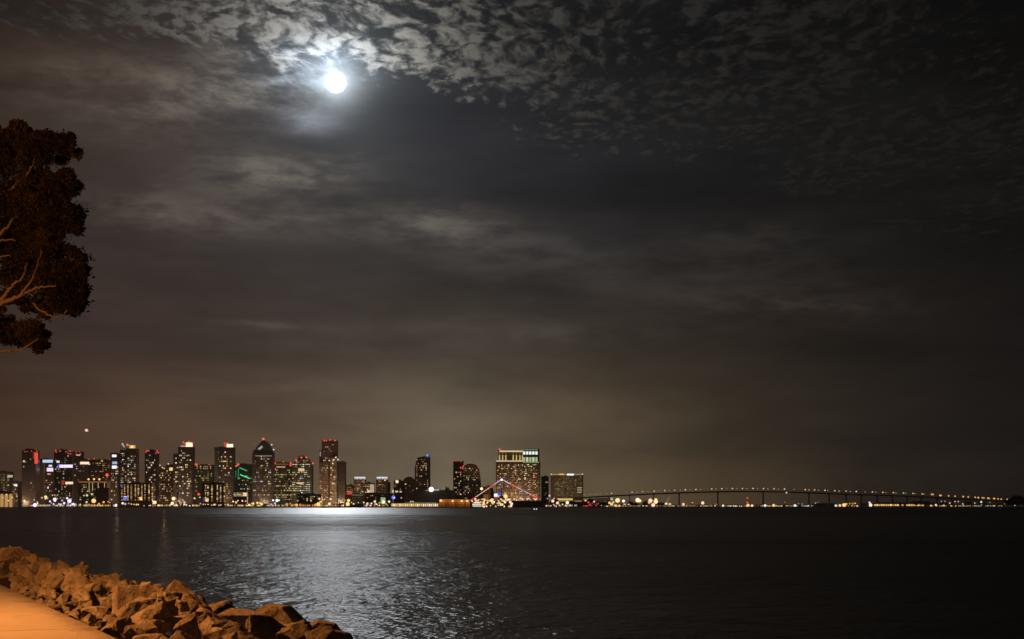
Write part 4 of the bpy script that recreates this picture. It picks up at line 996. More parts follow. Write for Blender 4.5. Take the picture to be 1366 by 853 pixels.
# ================================================================ BRIDGE
def interp(pts, px):
    for (a, *va), (b, *vb) in zip(pts, pts[1:]):
        if px <= b:
            t = (px - a) / (b - a); return [p + (q - p) * t for p, q in zip(va, vb)]
    return pts[-1][1:]
M_bridge = simple("bridge_paint", (.24, .21, .18), .7, .3, .2, .05)
def build_bridge():
    prof = [(740, 666.0, 6600), (795, 662.5, 6250), (850, 659.7, 6020), (906, 657.2, 5850), (970, 655.4, 5700), (1018, 655.4, 5620), (1079, 657.0, 5560), (1130, 659.2, 5520), (1199, 661.2, 5500), (1285, 665.4, 5600), (1346, 669.4, 5850), (1400, 672.4, 6200)]
    root = empty("bridge", (X(1050, 5600), 5600, 0)); o = root.location.copy()
    tag(root, "long dark curving bridge on tall piers with a string of lamps across the bay", "bridge")
    line = []
    for px in range(740, 1401, 6):
        # smooth the profile a little
        ys = [interp(prof, px + k) for k in (-24, -12, 0, 12, 24)]; y = sum(q[0] for q in ys)/5; d = sum(q[1] for q in ys)/5
        line.append((px, P(px, y, d) - o))
    def sweep(bm, sec):
        prev = None
        for i, (px, p) in enumerate(line):
            t = (line[min(i+1, len(line)-1)][1] - line[max(i-1, 0)][1]); t.z = 0; t.normalize(); n = Vector((t.y, -t.x, 0))
            row = [bm.verts.new(p + n*a + Vector((0, 0, b))) for a, b in sec]
            if prev:
                for k in range(len(row)): bm.faces.new((prev[k], row[k], row[(k+1) % len(row)], prev[(k+1) % len(row)]))
            else: bm.faces.new(row)
            prev = row
        bm.faces.new(prev[::-1]); bmesh.ops.recalc_face_normals(bm, faces=bm.faces)
    bm = bmesh.new(); sweep(bm, [(9.5, 0), (9.5, -1.2), (4.5, -1.5), (3.8, -4.4), (-3.8, -4.4), (-4.5, -1.5), (-9.5, -1.2), (-9.5, 0)]); obj("deck", bm, M_bridge, root)
    for sgn in (1, -1):
        bm = bmesh.new(); sweep(bm, [(sgn*9.3, 1.0), (sgn*9.3, .003), (sgn*9.0, .003), (sgn*9.0, 1.0)]); obj("railing", bm, M_bridge, root)
    def at(px):
        for (a, p), (b, q) in zip(line, line[1:]):
            if a <= px <= b: return p.lerp(q, (px - a)/(b - a))
        return line[-1][1]
    for px in (812, 840, 872, 906, 957.5, 1018, 1079, 1106, 1128.6, 1149, 1170, 1190.5, 1210, 1229, 1250, 1270):
        p = at(px); bm = bmesh.new(); zt = p.z - 4.4; zb = -o.z - 3; w_ = 3.6 if px > 880 else 2.4
        prism(bm, [(-w_*.75, zb), (w_*.75, zb), (w_*.42, zt - 5), (w_, zt - 1.4), (w_, zt + .01), (-w_, zt + .01), (-w_, zt - 1.4), (-w_*.42, zt - 5)], -6.5, 6.5)
        bmesh.ops.recalc_face_normals(bm, faces=bm.faces)
        obj("pier", bm, M_bridge, root, (p.x, p.y, 0))
    lamps = [779,787,793,796.5,801,809,815.6,836,843,850,857,865,872.5,879,886.5,893,899.5,908,914,921,928,935,949,955.5,962.5,969.5,976.5,983.5,990,997,1004,1011,1018,1025,1032,1039,1046,1060,1073.6,1079.8,1086,1092.6,1100,1105,1113,1120,1128,1135,1141.6,1155,1163,1169,1177,1182.6,1191,1196,1204.5,1209,1217,1221.5,1229.5,1233.5,1242,1245.5,1253,1256,1264.5,1275,1284,1292.5,1300,1306,1309.5,1313.5,1317,1320.5,1324.5,1327.5,1330.5,1336.5,1342.5]
    r = random.Random(3)
    for i, px in enumerate(lamps):
        p = at(px); near = r.random() < .6
        big = (i % 2 == 0)
        k = .6 if not big else 1.2
        if px > 1235: k = 1.0
        if px < 805: k = .6
        c = "a" if px > 1150 else ("wap"[i % 3])
        if px > 1250: c = "ooa"[i % 3]; k = 1.3
        h = 9.0 if px < 1250 else 6.5
        post = link("lamp_post", unit_post(), root, p + Vector((0, -8.6 if big else 8.6, 0)), (.22, .22, h))
        rad = (2.6 if k > .7 else 2.0) if px < 1235 else 3.1
        l = link("lamp", unit_ball(EM(c, k)), None, (0, 0, 0)); l.parent = post; l.location = (0, 0, 1.0 + rad/h*.5); l.scale = (rad/.22, rad/.22, rad/h)
        if px in (1079.8, 1120, 1128): l.data = unit_ball(EM("p", .9))
    l = link("lamp", unit_ball(EM("c", 1.2)), root, at(1048.5) + Vector((0, -10, -4)), (2.4, 2.4, 2.9))
build_bridge()

# ================================================================ LAMPS ALONG THE FAR WATERFRONT
LAMPS = []
CN = {"w": "warm white", "c": "cool white", "a": "amber", "y": "yellow", "o": "orange", "r": "red", "v": "violet white", "p": "pinkish", "g": "greenish", "b": "blue", "s": "pale blue"}
def lamp(px, py, rad, c="w", k=1.2, d=None, sample=False):
    d = d or shore_d(px) + 8
    LAMPS.append((px, py, rad * 1.15, c, k * 1.1, d, sample))
lr = random.Random(77)
def strip(x0, x1, y0, y1, n, cols, rad=(.6, 1.1), k=(.6, 1.4), d=None):
    n = max(2, round(n * .53))
    for i in range(n):
        px = x0 + (x1 - x0) * (i + lr.uniform(.1, .9)) / n
        lamp(px, lr.uniform(y0, y1), lr.uniform(*rad), lr.choice(cols), lr.choice((k[0], (k[0]+k[1])/2, k[1])), (d or shore_d(px) + 6) + lr.uniform(0, 14))
lamp(32.5, 668.5, 1.5, "y", 1.3); lamp(46.6, 674, 2.2, "v", 1.5); lamp(50, 672, 1.1, "v", 1.0); lamp(61, 663.4, 1.8, "y", 1.3); lamp(97.8, 672.8, 1.5, "v", 1.4); lamp(92.6, 668.6, 2.4, "v", 1.4); lamp(73, 666.4, 2.0, "v", 1.4)
strip(42, 62, 664, 674, 7, "wyp"); strip(62, 98, 663.5, 673, 26, "vvwvcp", (.7, 1.4)); strip(68, 80, 658, 662, 5, "yw", (.6, .9), (.4, .8))
strip(100, 145, 668, 673.6, 15, "aopwoy", (.7, 1.4)); lamp(125, 668.4, 2.6, "a", 1.4); lamp(116, 661, 1.4, "g", .8); lamp(154.6, 674.4, 1.7, "v", 1.4); lamp(112, 661.4, .9, "w", .8); lamp(122.6, 659.4, 1.1, "g", .9)
strip(161, 188, 671, 674, 13, "awyaw", (.7, 1.5)); strip(189, 230, 673.6, 675.2, 15, "wayw", (.5, .9)); lamp(206.8, 670.4, 1.9, "w", 1.4); lamp(187.6, 665.4, 1.9, "a", 1.3)
strip(228, 270, 672, 675, 17, "wawp", (.6, 1.1)); lamp(231.6, 665.4, 2.1, "w", 1.5); lamp(230, 671.6, 1.9, "w", 1.3); lamp(246, 670.6, 1.3, "p", 1.0); lamp(259.6, 665, 1.1, "w", 1.0)
strip(269, 308, 673, 674.8, 20, "wwaw", (.6, 1.0)); lamp(276, 667.4, 2.0, "a", 1.2); strip(308, 330, 668, 673, 9, "pwwa", (.8, 1.4)); strip(329, 352, 671, 674, 12, "yyay", (.8, 1.4))
strip(350, 380, 666.5, 669, 6, "cwc", (.9, 1.3)); strip(360, 372, 671, 674, 4, "cv", (1.0, 1.4)); lamp(369.4, 668, 1.7, "c", 1.5)
strip(380, 404, 671.6, 674.4, 9, "oaoa", (1.1, 1.8)); strip(396, 420, 667.6, 668.6, 5, "wy", (.7, 1.0)); lamp(426, 665.6, 1.2, "w", 1.1); lamp(427.6, 669.6, 1.2, "a", 1.1)
lamp(424.6, 673, 2.4, "a", 1.4); lamp(420.6, 674, 1.6, "o", 1.0); lamp(441, 666, 1.3, "g", .9); lamp(439.4, 672.4, 1.7, "w", 1.2); strip(446, 470, 670, 671, 7, "gwy", (.5, .8)); lamp(464, 672.6, 2.2, "y", 1.3)
strip(468, 520, 670.6, 674.8, 14, "pwaw", (.6, 1.2)); strip(488, 504, 671.4, 672.6, 5, "ww", (1.0, 1.4)); lamp(500, 669.4, 1.4, "w", 1.2); lamp(511.6, 670, 2.0, "g", 1.3); lamp(519, 669.4, 1.4, "w", 1.1)
lamp(524.8, 664, 2.2, "b", 1.6, 3530); lamp(525.8, 664.4, .9, "s", 1.6, 3524)
lamp(535.4, 664.4, .8, "w", .8); lamp(548, 669.4, .8, "w", .9); lamp(551, 669.4, .8, "w", .9)
strip(522, 584, 676.0, 677.0, 16, "aoyo", (.4, .7), (.3, .7))
lamp(575.2, 653.2, 2.9, "v", 2.5, 3535, True); lamp(642.4, 652.2, 1.7, "w", 1.5); lamp(588, 668, 1.5, "a", 1.2)
strip(627, 646, 664, 671, 8, "pwaw", (.9, 1.6)); lamp(674.2, 662.4, 2.6, "a", 1.5); lamp(656, 667.6, 2.0, "a", 1.3); lamp(651, 669, 1.8, "a", 1.2)
strip(674, 694, 667, 670.6, 8, "wwg", (.8, 1.3), (.6, 1.2)); strip(690, 740, 664.8, 665.8, 12, "cwv", (.5, .9), (.5, 1.0)); strip(692, 712, 664, 665.6, 4, "w", (1.0, 1.4), (.5, .7))
lamp(733, 661.6, 1.2, "p", .9); lamp(737.4, 668.6, 1.8, "p", 1.3); lamp(743.6, 671.2, 1.7, "p", 1.3); lamp(756.8, 670.8, 1.9, "w", 1.5); strip(728, 752, 673, 676.6, 12, "cpcw", (.5, 1.0)); strip(752, 772, 674, 676.6, 7, "cwg", (.5, .8), (.4, .9))
strip(772, 800, 670, 676, 16, "rrrpr", (.6, 1.0), (.5, 1.1)); lamp(781, 668, 1.2, "a", 1.0); lamp(792.6, 669.4, 1.0, "c", 1.0); lamp(776, 675.6, 1.8, "p", 1.2)
strip(800, 822, 672, 676, 6, "wrc", (.5, .8), (.4, .8)); lamp(816, 666, 1.6, "g", .6); lamp(818, 670.2, 1.4, "g", .7)
lamp(823.8, 667.8, 2.7, "y", 1.4); lamp(831.8, 668.6, 1.7, "c", 1.3); lamp(813, 671, 1.5, "a", 1.1); lamp(815.8, 672.8, 1.7, "a", 1.2); lamp(821.6, 675, 1.5, "a", 1.2); lamp(833, 676, 1.9, "p", 1.3); lamp(838.8, 676, 1.8, "w", 1.3); lamp(826, 676, 1.4, "a", 1.0)
lamp(850.6, 667.4, 2.6, "w", 1.5); lamp(853.6, 668.4, 1.8, "y", 1.3); lamp(867.6, 668.2, 2.4, "p", 1.4); lamp(866, 670.4, 1.6, "a", 1.1); lamp(874.8, 669.4, 2.5, "y", 1.5); lamp(871.4, 675.2, 2.2, "p", 1.4); lamp(874.8, 667, 1.8, "y", 1.4)
lamp(888.6, 672.6, 1.6, "g", 1.2); lamp(893.6, 673.6, 1.8, "w", 1.2); lamp(888.8, 676.6, 1.0, "c", 1.0); strip(884, 900, 672.6, 676, 6, "wgc", (.5, .9))
lamp(911.6, 673, 1.6, "p", 1.2); lamp(937.4, 671.2, 1.8, "p", 1.5); strip(906, 930, 669.6, 676, 9, "rpcr", (.5, .9), (.4, .9)); strip(943, 956, 674, 676, 9, "aowo", (.9, 1.6)); lamp(964.6, 675.4, 1.3, "c", 1.1)
strip(973, 992, 675, 676.4, 11, "cwp", (.5, .9)); strip(994, 1007, 674.6, 676.4, 7, "wpaw", (.8, 1.4)); lamp(997.8, 675.4, 1.8, "a", 1.3); lamp(1020.6, 675.8, 1.5, "c", 1.2); lamp(1032, 674.4, 1.7, "a", 1.3)
strip(1024, 1046, 674.8, 676.4, 10, "cww", (.5, 1.0)); lamp(1060.4, 674.6, 1.5, "c", 1.2); strip(1062, 1082, 674, 676.4, 8, "cwc", (.5, 1.0)); strip(1046, 1100, 669.6, 673.4, 9, "cwo", (.4, .7), (.3, .7))
lamp(1115, 675, 1.3, "c", 1.1); lamp(1120.4, 674.8, 1.5, "a", 1.3); lamp(1126, 674.2, 2.1, "a", 1.5); strip(1127, 1142, 671.4, 673, 7, "oaa", (.7, 1.3)); lamp(1143.4, 675.4, .9, "w", 1.0); lamp(1160, 670.8, 1.2, "c", 1.0); lamp(1161.4, 674.6, 2.0, "w", 1.4)
strip(1236, 1262, 673.4, 675.4, 5, "wap", (.9, 1.3)); strip(1253, 1288, 669, 673.6, 11, "wpcw", (.6, 1.0), (.4, 1.0)); strip(1288, 1362, 669.4, 674.8, 10, "cwp", (.5, .8), (.3, .8)); lamp(1309, 669.8, 1.1, "c", 1.0)
ZONES = [(-10, 40, "below the dark tower with the red corner strip"), (40, 62, "between the red-lit tower and the white signs"), (62, 100, "in the violet-white cluster under the long white sign"),
         (100, 147, "in the amber cluster under the reddish slab"), (147, 189, "at the foot of the yellow-crowned tower"), (189, 231, "below the plain dark tower with red roof corners"), (231, 269, "at the foot of the white-crowned stepped tower"),
         (269, 309, "before the block of four amber columns"), (309, 336, "below the emerald neon block"), (336, 367, "at the foot of the domed tower"), (367, 420, "below the white-banded green tower"),
         (420, 466, "at the foot of the tallest brown tower"), (466, 486, "before the greenish flat box"), (486, 522, "below the white-crowned pair"), (522, 586, "by the yellow-lit pier building"), (586, 628, "by the orange warehouse"),
         (628, 661, "among the bright lights left of the sign"), (661, 680, "among the bright lights under the ship's mast"), (680, 721, "below the huge hotel"), (721, 772, "below the lone amber-lit block"), (772, 801, "in the red cluster left of the bridge end"),
         (801, 845, "under the left end of the bridge"), (845, 882, "in the bright trio under the bridge's left side"), (882, 906, "by the small lit crane"), (906, 957, "under the bridge before its second tall pier"), (957, 1018, "between the second and third tall bridge piers"),
         (1018, 1079, "between the third and fourth tall bridge piers"), (1079, 1164, "under the bridge left of the orange row"), (1164, 1262, "beside the long orange row"), (1262, 1400, "under the low right end of the bridge")]
def build_lamps():
    count = {}
    for px, py, rad, c, k, d, sample in sorted(LAMPS):
        zone = next(z[2] for z in ZONES if z[0] <= px < z[1])
        key = (zone, c); count.setdefault(key, []).append((px, py, rad, c, k, d, sample))
    for (zone, c), ls in count.items():
        for i, (px, py, rad, c, k, d, sample) in enumerate(ls):
            p = P(px, py, d); r_ = rad / F * d
            root = empty("waterfront_lamp", (p.x, p.y, GZ))
            which = "" if len(ls) == 1 else ", %s from the left" % nth(i + 1)
            tag(root, "%s lamp %s%s" % (CN[c], zone, which), "lamp", "lamps along the far waterfront")
            m = EM(c, k)
            if sample: m = emit("floodlight_lens", PAL[c], 3.0, True)
            h = max(.6, p.z - GZ)
            if h > r_: link("post", unit_post(), root, (0, 0, 0), (.16, .16, h))
            link("lamp_head", unit_ball(m), root, (0, 0, h if h > r_ else r_*.9), (r_,)*3)
build_lamps()
# sodium lamps that floodlight the orange warehouse wall
for px in (590, 603, 615, 624):
    ld = bpy.data.lights.new("warehouse_flood", "POINT"); ld.energy = 5000; ld.color = (1, .42, .08); ld.shadow_soft_size = .5
    lo = bpy.data.objects.new("warehouse_flood", ld); COL.objects.link(lo); lo.location = P(px, 668.6, 3470)

# ================================================================ SHIP, BOATS
M_navy = simple("ship_grey_paint", (.22, .22, .22), .6, .4, .15, .05)
M_white = simple("white_hull_paint", (.75, .74, .72), .5, .4, .08, .4)
def build_ship():
    d = 3385.0; root = empty("ship", (X(672, d), d, 0)); o = root.location.copy()
    tag(root, "long dark grey moored ship whose tall mast carries sloping strings of white and red lights", "ship")
    a, b = X(629, d) - o.x, X(724, d) - o.x
    bm = bmesh.new()
    sec = [(a + 4, 0), (a, 5), (a - 1, 13), (a, 15), (b + 4, 15), (b + 2, 12), (b - 9, 0)]
    prism(bm, [(x, z - .8) for x, z in sec], -16.4, 12); bmesh.ops.recalc_face_normals(bm, faces=bm.faces); obj("hull", bm, M_navy, root)
    bm = bmesh.new(); prism(bm, [(a - 3, 14.25), (b + 2, 14.25), (b + 5, 16.2), (a - 3, 16.2)], -17, 17); bmesh.ops.recalc_face_normals(bm, faces=bm.faces); obj("flight_deck", bm, M_navy, root)
    sr = random.Random(21)
    for i in range(62):                       # lamps along the flight deck and hung on the side
        px = sr.uniform(644, 683) if i < 50 else sr.uniform(684, 716); py = sr.uniform(666.2, 668.6) if i % 3 == 0 else sr.uniform(669, 676)
        if i >= 50: py = sr.uniform(665.4, 667)
        rr_ = sr.uniform(.7, 1.7) if i < 50 else sr.uniform(.6, .9)
        link("deck_lamp", unit_ball(EM(sr.choice("wwwapy"), sr.choice((.8, 1.2, 1.6)))), root, P(px, py, d - 17.2) - o, (rr_ / F * d, 1.0, rr_ / F * d))
    c = X(669, d) - o.x
    bm = bmesh.new(); box(bm, c - 9, c + 8, -6, 4, 16.2, 24); obj("superstructure", bm, M_navy, root)
    bm = bmesh.new(); box(bm, c - 5, c + 5, -5, 3, 24, 29); obj("bridge_house", bm, M_navy, root)
    zt = Z(640, d)
    bm = bmesh.new(); tube(bm, [(c, -1, 29), (c, -1, zt - 8), (c, -1, zt + 3)], [1.0, .6, .3], 8); obj("mast", bm, M_steel, root)
    bm = bmesh.new(); box(bm, c - 6, c + 6, -1.4, -.6, zt - 14, zt - 13.2); obj("yard", bm, M_steel, root)
    link("mast_light", unit_ball(EM("v", 1.8)), root, P(669.2, 640.2, d - 3) - o, (3.0, 3.0, 2.8))
    for q in ((666.8, 642.5), (668.3, 646), (669.6, 650)): link("mast_light", unit_ball(EM("v", .6)), root, P(*q, d - 3) - o, (.8,)*3)
    def string(p0, p1, segs):
        for t0, t1, col, k, rad in segs:
            q0 = P(p0[0] + (p1[0]-p0[0])*t0, p0[1] + (p1[1]-p0[1])*t0, d - 2) - o; q1 = P(p0[0] + (p1[0]-p0[0])*t1, p0[1] + (p1[1]-p0[1])*t1, d - 2) - o
            bm = bmesh.new(); n = max(2, int((q1 - q0).length / 2.2))
            # bulbs on a wire: a beaded tube
            pts = [q0.lerp(q1, i/(2*n)) for i in range(2*n + 1)]
            tube(bm, pts, [rad * (1.25 if i % 2 else .7) for i in range(2*n + 1)], 6)
            obj("light_string", bm, EM(col, k), root)
    string((669.2, 639.8), (628.6, 667.4), [(0, .27, "v", .95, .85), (.25, .40, "r", .9, 1.7), (.40, .86, "p", .95, 1.0), (.86, 1, "r", .9, 1.5)])
    string((669.2, 639.8), (717.6, 664.8), [(0, .24, "v", .95, 1.0), (.24, .43, "r", 1.0, 1.8), (.42, .52, "c", .8, .85), (.52, .66, "s", .7, .95), (.66, .82, "v", .8, .85), (.80, 1, "r", 1.1, 2.1)])
build_ship()
def build_screen():
    d = 3425.0; p = P(664, 661.4, d); root = empty("lit_screen", (p.x, p.y, GZ)); tag(root, "blue, white and red glowing screen under the ship's mast", "screen")
    h = p.z - GZ; k = d / F
    for s_ in (-1, 1): link("leg", unit_post(), root, (s_*5, .8, 0), (.3, .3, h - 2))
    link("frame", unit_box(M_steel), root, (0, .6, h), (11.2*k, .6, 8.4*k))
    link("panel", unit_box(EM("b", .7)), root, (1.5*k, 0, h + 2.3*k), (7.6*k, .5, 3.2*k)); link("panel", unit_box(EM("c", 1.3)), root, (-2.6*k, -.1, h + .6*k), (4.6*k, .5, 4.2*k))
    link("panel", unit_box(EM("s", 1.0)), root, (2.6*k, 0, h - .6*k), (5.2*k, .5, 2.4*k)); link("panel", unit_box(EM("r", .55)), root, (0, 0, h - 2.9*k), (9.6*k, .5, 2.0*k))
build_screen()
def build_tour_boat():
    d = 3362.0; root = empty("excursion_boat", (X(636, d), d, 0)); o = root.location.copy()
    tag(root, "tiered excursion boat blazing with warm white lights, left of the glowing screen", "boat")
    def tier(x0, x1, y0, y1, nm, mat, dep): 
        bm = bmesh.new(); box(bm, X(x0, d) - o.x, X(x1, d) - o.x, -dep, dep, Z(y1, d), Z(y0, d)); return obj(nm, bm, mat, root)
    bm = bmesh.new(); prism(bm, [(X(630.5, d) - o.x, -.6), (X(642.5, d) - o.x, -.6), (X(644.6, d) - o.x, 3.0), (X(629.2, d) - o.x, 3.0)], -4.5, 4.5); bmesh.ops.recalc_face_normals(bm, faces=bm.faces); obj("hull", bm, M_white, root)
    tier(630.5, 642.5, 672.6, 675.83, "lower_deck", M_white, 4); tier(631.8, 641.0, 669.8, 672.58, "middle_deck", M_white, 3.5); tier(633.4, 639, 667.4, 669.78, "wheelhouse", M_white, 2.5)
    bm = bmesh.new(); tube(bm, [(0, 0, Z(667.4, d)), (0, 0, Z(662, d))], [.35, .15], 6); obj("mast", bm, M_steel, root)
    def strp(x0, x1, y0, y1, c, k): link("window", unit_box(EM(c, k)), root, (X((x0+x1)/2, d) - o.x, -4.3 if y0 > 672 else -3.8, (Z(y0, d) + Z(y1, d))/2), ((x1-x0)/F*d, .3, (y1-y0)/F*d))
    strp(630.6, 642.2, 675.0, 675.8, "c", 1.4); strp(631, 641.6, 672.9, 674.0, "w", 1.3); strp(632, 640.6, 670.2, 671.8, "w", 1.4); strp(633.8, 638.6, 667.9, 669.4, "p", 1.2)
    for q in ((630, 669), (631, 673), (634, 666), (638.5, 667), (641.5, 670), (643.5, 673), (644, 675.4)): link("deck_lamp", unit_ball(EM("a" if q[0] % 2 else "p", 1.3)), root, P(*q, d - 5) - o, (1.9,)*3)
build_tour_boat()
def build_motorboat():
    d = 1500.0; root = empty("motorboat", (X(714, d), d, 0)); tag(root, "small dark motorboat showing two white lights on the water below the huge hotel", "boat")
    bm = bmesh.new(); n = 9; rows = []
    for i in range(n):
        t = i/(n-1); x = -4.2 + 8.4*t; w_ = 1.25*math.sqrt(max(0.02, 1 - t**2.6)); k = .85 + .35*t*t
        rows.append([bm.verts.new(v) for v in ((x, -w_, k), (x + .1, -w_*.7, .0), (x, 0, -.35), (x + .1, w_*.7, .0), (x, w_, k))])
    for a, b in zip(rows, rows[1:]):
        for j in range(4): bm.faces.new((a[j], b[j], b[j+1], a[j+1]))
        bm.faces.new((a[4], b[4], b[0], a[0]))
    bm.faces.new(rows[0]); bm.faces.new(rows[-1][::-1]); bmesh.ops.recalc_face_normals(bm, faces=bm.faces)
    obj("hull", bm, M_navy, root)
    bm = bmesh.new(); prism(bm, [(-1.8, .95), (1.2, .95), (.7, 1.75), (-1.6, 1.85)], -.8, .8); bmesh.ops.recalc_face_normals(bm, faces=bm.faces); obj("cabin", bm, M_navy, root)
    for px in (712.6, 715.6): link("lamp", unit_ball(EM("c", 1.3)), root, (X(px, d) - root.location.x, -1.3, 1.0), (.62, .62, .5))
build_motorboat()
def build_aircraft():
    d = 5200.0; p = P(116, 574.4, d); root = empty("aircraft", p); tag(root, "distant aircraft seen as one bright landing light above the left of the skyline", "aircraft")
    bm = bmesh.new(); bmesh.ops.create_uvsphere(bm, u_segments=12, v_segments=8, radius=1.0)
    for v in bm.verts: v.co = Vector((v.co.x*1.5, v.co.y*14 + 11, v.co.z*1.5))
    obj("fuselage", bm, M_white, root, smooth=True)
    for s_ in (-1, 1):
        bm = bmesh.new(); box(bm, 0, s_*12, 8, 12, -.6, -.2); bmesh.ops.recalc_face_normals(bm, faces=bm.faces)
        for v in bm.verts:
            if abs(v.co.x) > 1: v.co.y += 4; v.co.z += 1.0
        obj("wing", bm, M_white, root)
    bm = bmesh.new(); box(bm, -.25, .25, 20, 24, 1, 5.5); obj("tail_fin", bm, M_white, root)
    for q, r_, k in (((0, -6, 0), 5.2, 1.4), ((-5.5, -4, 2), 2.4, .5), ((5, -4, -2), 2.8, .6)): link("landing_light", unit_ball(EM("p", k) if r_ < 6 else EM("w", 1.8)), root, q, (r_, 1.5, r_))
build_aircraft()
def build_crane(px, ytop, d, label, lights, flare):
    root = empty("crane", (X(px, d), d, GZ)); o = root.location.copy(); tag(root, label, "crane"); zt = Z(ytop, d) - GZ
    bm = bmesh.new()
    for sx, sy in ((-1, -1), (1, -1), (1, 1), (-1, 1)): tube(bm, [(sx*2.2, sy*2.2, 0), (sx*1.0, sy*1.0, zt)], [.4, .3], 5)
    n = 7
    for i in range(n):
        z0, z1 = zt*i/n, zt*(i+1)/n; a = 2.2 - 1.2*i/n; b = 2.2 - 1.2*(i+1)/n
        tube(bm, [(-a, -a, z0), (b, -b, z1)], [.2, .2], 4); tube(bm, [(a, a, z0), (-b, b, z1)], [.2, .2], 4); tube(bm, [(-a, a, z0), (-b, -b, z1)], [.2, .2], 4)
    obj("mast", bm, M_steel, root)
    if flare:
        bm = bmesh.new(); tube(bm, [P(*flare[0], d - 3) - o, P(*flare[1], d - 3) - o], [1.6, .9], 6); obj("boom", bm, EM("y", .35), root)  # yellow flare put in as a glowing arm of the added crane
    for q, c, r_ in lights: link("lamp", unit_ball(EM(c, 1.1)), root, P(*q, d - 4) - o, (r_/F*d,)*3)
build_crane(889.4, 671, 4540, "small crane with a yellow lit boom under the bridge's left side", [((889, 672.4), "g", 1.3)], ((889.4, 671), (893, 662.4)))
build_crane(997, 665, 4720, "dark lattice mast with two red lights between the bridge's tall piers", [((997, 664.8), "r", 1.2), ((996.8, 670.4), "r", 1.3)], None)

# ================================================================ FAR TREES
def tree_protos():
    bark = simple("far_tree_bark", (.12, .09, .07), .9, .2); leaf = simple("far_tree_leaves", (.035, .045, .016), .85, .15, .5, .5)
    out = []
    for sd in range(3):
        r = random.Random(50 + sd); bm = bmesh.new()
        lob = [(Vector((r.uniform(-.62, .62), r.uniform(-.6, .6), r.uniform(.38, .8))), r.uniform(.22, .36)) for _ in range(9)] + [(Vector((0, 0, .58)), .42)]
        for _ in range(1500):
            c, s_ = r.choice(lob); v = Vector((r.gauss(0, 1), r.gauss(0, 1), r.gauss(0, 1))).normalized()
            p = c + Vector((v.x*s_*1.15, v.y*s_*1.15, v.z*s_*.72)) * r.random()**.3
            e = Vector((r.gauss(0, 1), r.gauss(0, 1), r.gauss(0, 1))).normalized() * r.uniform(.03, .06); g = e.orthogonal() * .7
            bm.faces.new([bm.verts.new(q) for q in (p - e, p + g, p + e, p - g)])
        crown = mesh_of("crown", bm, leaf)
        bm = bmesh.new(); tube(bm, [(0, 0, -.02), (.02, 0, .25), (-.01, .02, .6)], [.055, .04, .02], 8)
        for _ in range(4):
            c, _s = r.choice(lob); tube(bm, [(.02, 0, .28), Vector((.02, 0, .28)).lerp(c, .6) + Vector((0, 0, .04)), c], [.025, .015, .008], 5)
        out.append((crown, mesh_of("trunk", bm, bark)))
    return out
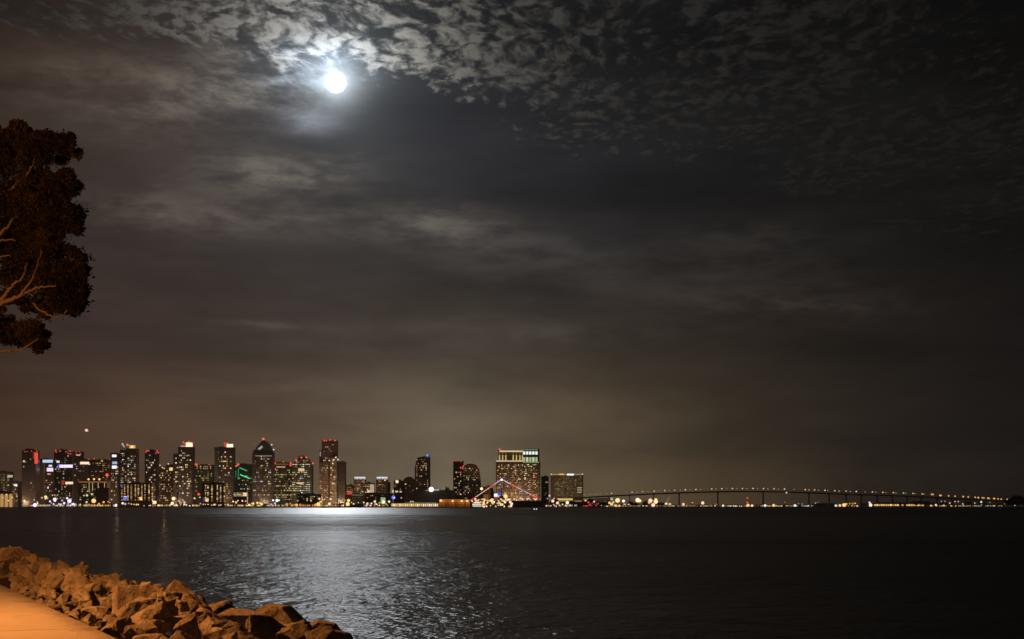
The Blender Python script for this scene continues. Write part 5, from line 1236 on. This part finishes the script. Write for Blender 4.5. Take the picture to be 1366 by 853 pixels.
def far_trees():
    pr = tree_protos(); r = random.Random(8)
    sets = [("round dark tree above the convention hall, right of the white floodlight", [(586.5, 649, 11, 3592), (597.6, 649.6, 9.5, 3596)]),
            ("dark tree behind the low brown block beside the huge hotel", [(648, 645.4, 13, 3640), (655, 647, 10, 3644)]),
            ("dark tree at the foot of the amber-lit block", [(726, 666.6, 9, 3480), (733, 668, 9, 3484), (741, 666, 10, 3500), (750, 669.4, 8, 3560), (764, 668, 12, 3610), (771, 669.4, 9, 3640)]),
            ("dark tree by the red lamps at the bridge's left end", [(780, 666.8, 9, 3760), (787.6, 665.4, 14, 3900), (806, 670.6, 11, 3960)]),
            ("dark tree among lamps under the bridge's left side", [(812.5, 670.4, 10, 4040), (828, 671.4, 11, 4160), (842, 668.8, 10, 4260), (847.6, 670, 11, 4280), (859.6, 667.6, 9, 4380), (863, 670, 10, 4390), (881, 669.6, 12, 4500), (884, 671.6, 9, 4510)]),
            ("low dark tree under the right half of the bridge", [(1096, 671, 11, 4780), (1152, 671.6, 12, 4800), (1222, 667.2, 16, 4820), (1240, 668, 16, 4825), (1256, 669.6, 14, 4830), (1290, 668.6, 16, 4840), (1312, 670, 14, 4840), (1330, 671, 14, 4845)]),
            ("big dark tree on the low spit past the bridge", [(1349, 664.6, 14, 2080), (1358, 661, 22, 2090), (1372, 660, 26, 2110), (1392, 662, 24, 2100)])]
    for base, lst in sets:
        for i, (px, ytop, w_, d) in enumerate(lst):
            cr, tk = r.choice(pr); zb = GZ if d > 2500 else 1.2; h = Z(ytop, d) - zb; half = w_ * .62 / F * d
            root = empty("tree", (X(px, d), d, zb)); tag(root, base + ", %s from the left" % nth(i + 1), "tree", "dark trees on the far shore"); rz = r.uniform(0, 6.28)
            link("crown", cr, root, (0, 0, 0), (half, half, h), (0, 0, rz)); link("trunk", tk, root, (0, 0, 0), (half, half, h), (0, 0, rz))
    bm = bmesh.new(); pts = [(X(1338, 2060), 2060), (X(1352, 2035), 2035), (X(1480, 2030), 2030), (X(1480, 2200), 2200), (X(1345, 2160), 2160)]
    lo = [bm.verts.new((x, y, -1)) for x, y in pts]; hi = [bm.verts.new((x, y, 1.3)) for x, y in pts]; bm.faces.new(hi)
    for i in range(5): bm.faces.new((lo[i], lo[(i+1) % 5], hi[(i+1) % 5], hi[i]))
    bmesh.ops.recalc_face_normals(bm, faces=bm.faces); tag(obj("spit", bm, M_land), "low dark spit of land under the trees at the right end", "land", kind="structure")
far_trees()

# unseen point lights added behind the front row to brighten the fronts of the towers
for i, px in enumerate((14, 85, 156, 219, 275, 340, 400, 445, 500, 560, 690)):
    ld = bpy.data.lights.new("quay_light", "POINT"); ld.energy = CITY_W * (1, 1.3, .9)[i % 3]; ld.color = (1, .62, .36); ld.shadow_soft_size = 2.0
    lo = bpy.data.objects.new("quay_light", ld); COL.objects.link(lo); dd = 3612 if px == 156 else 3565; lo.location = (X(px, dd), dd, 13.0)

def build_haze():
    bm = bmesh.new(); box(bm, -8300, 8300, -1900, 8000, -4.5, 300)
    m = bpy.data.materials.new("haze_air"); m.use_nodes = True; nt = m.node_tree; nt.nodes.remove(nt.nodes["Principled BSDF"])
    pv = nt.nodes.new("ShaderNodeVolumePrincipled"); pv.inputs["Density"].default_value = HAZE; pv.inputs["Color"].default_value = (.92, .90, .87, 1)
    nt.links.new(pv.outputs[0], nt.nodes["Material Output"].inputs["Volume"])
    tag(obj("haze", bm, m), "thin night haze over the bay", "haze", kind="stuff")
HAZE = 6.0e-5
build_haze()
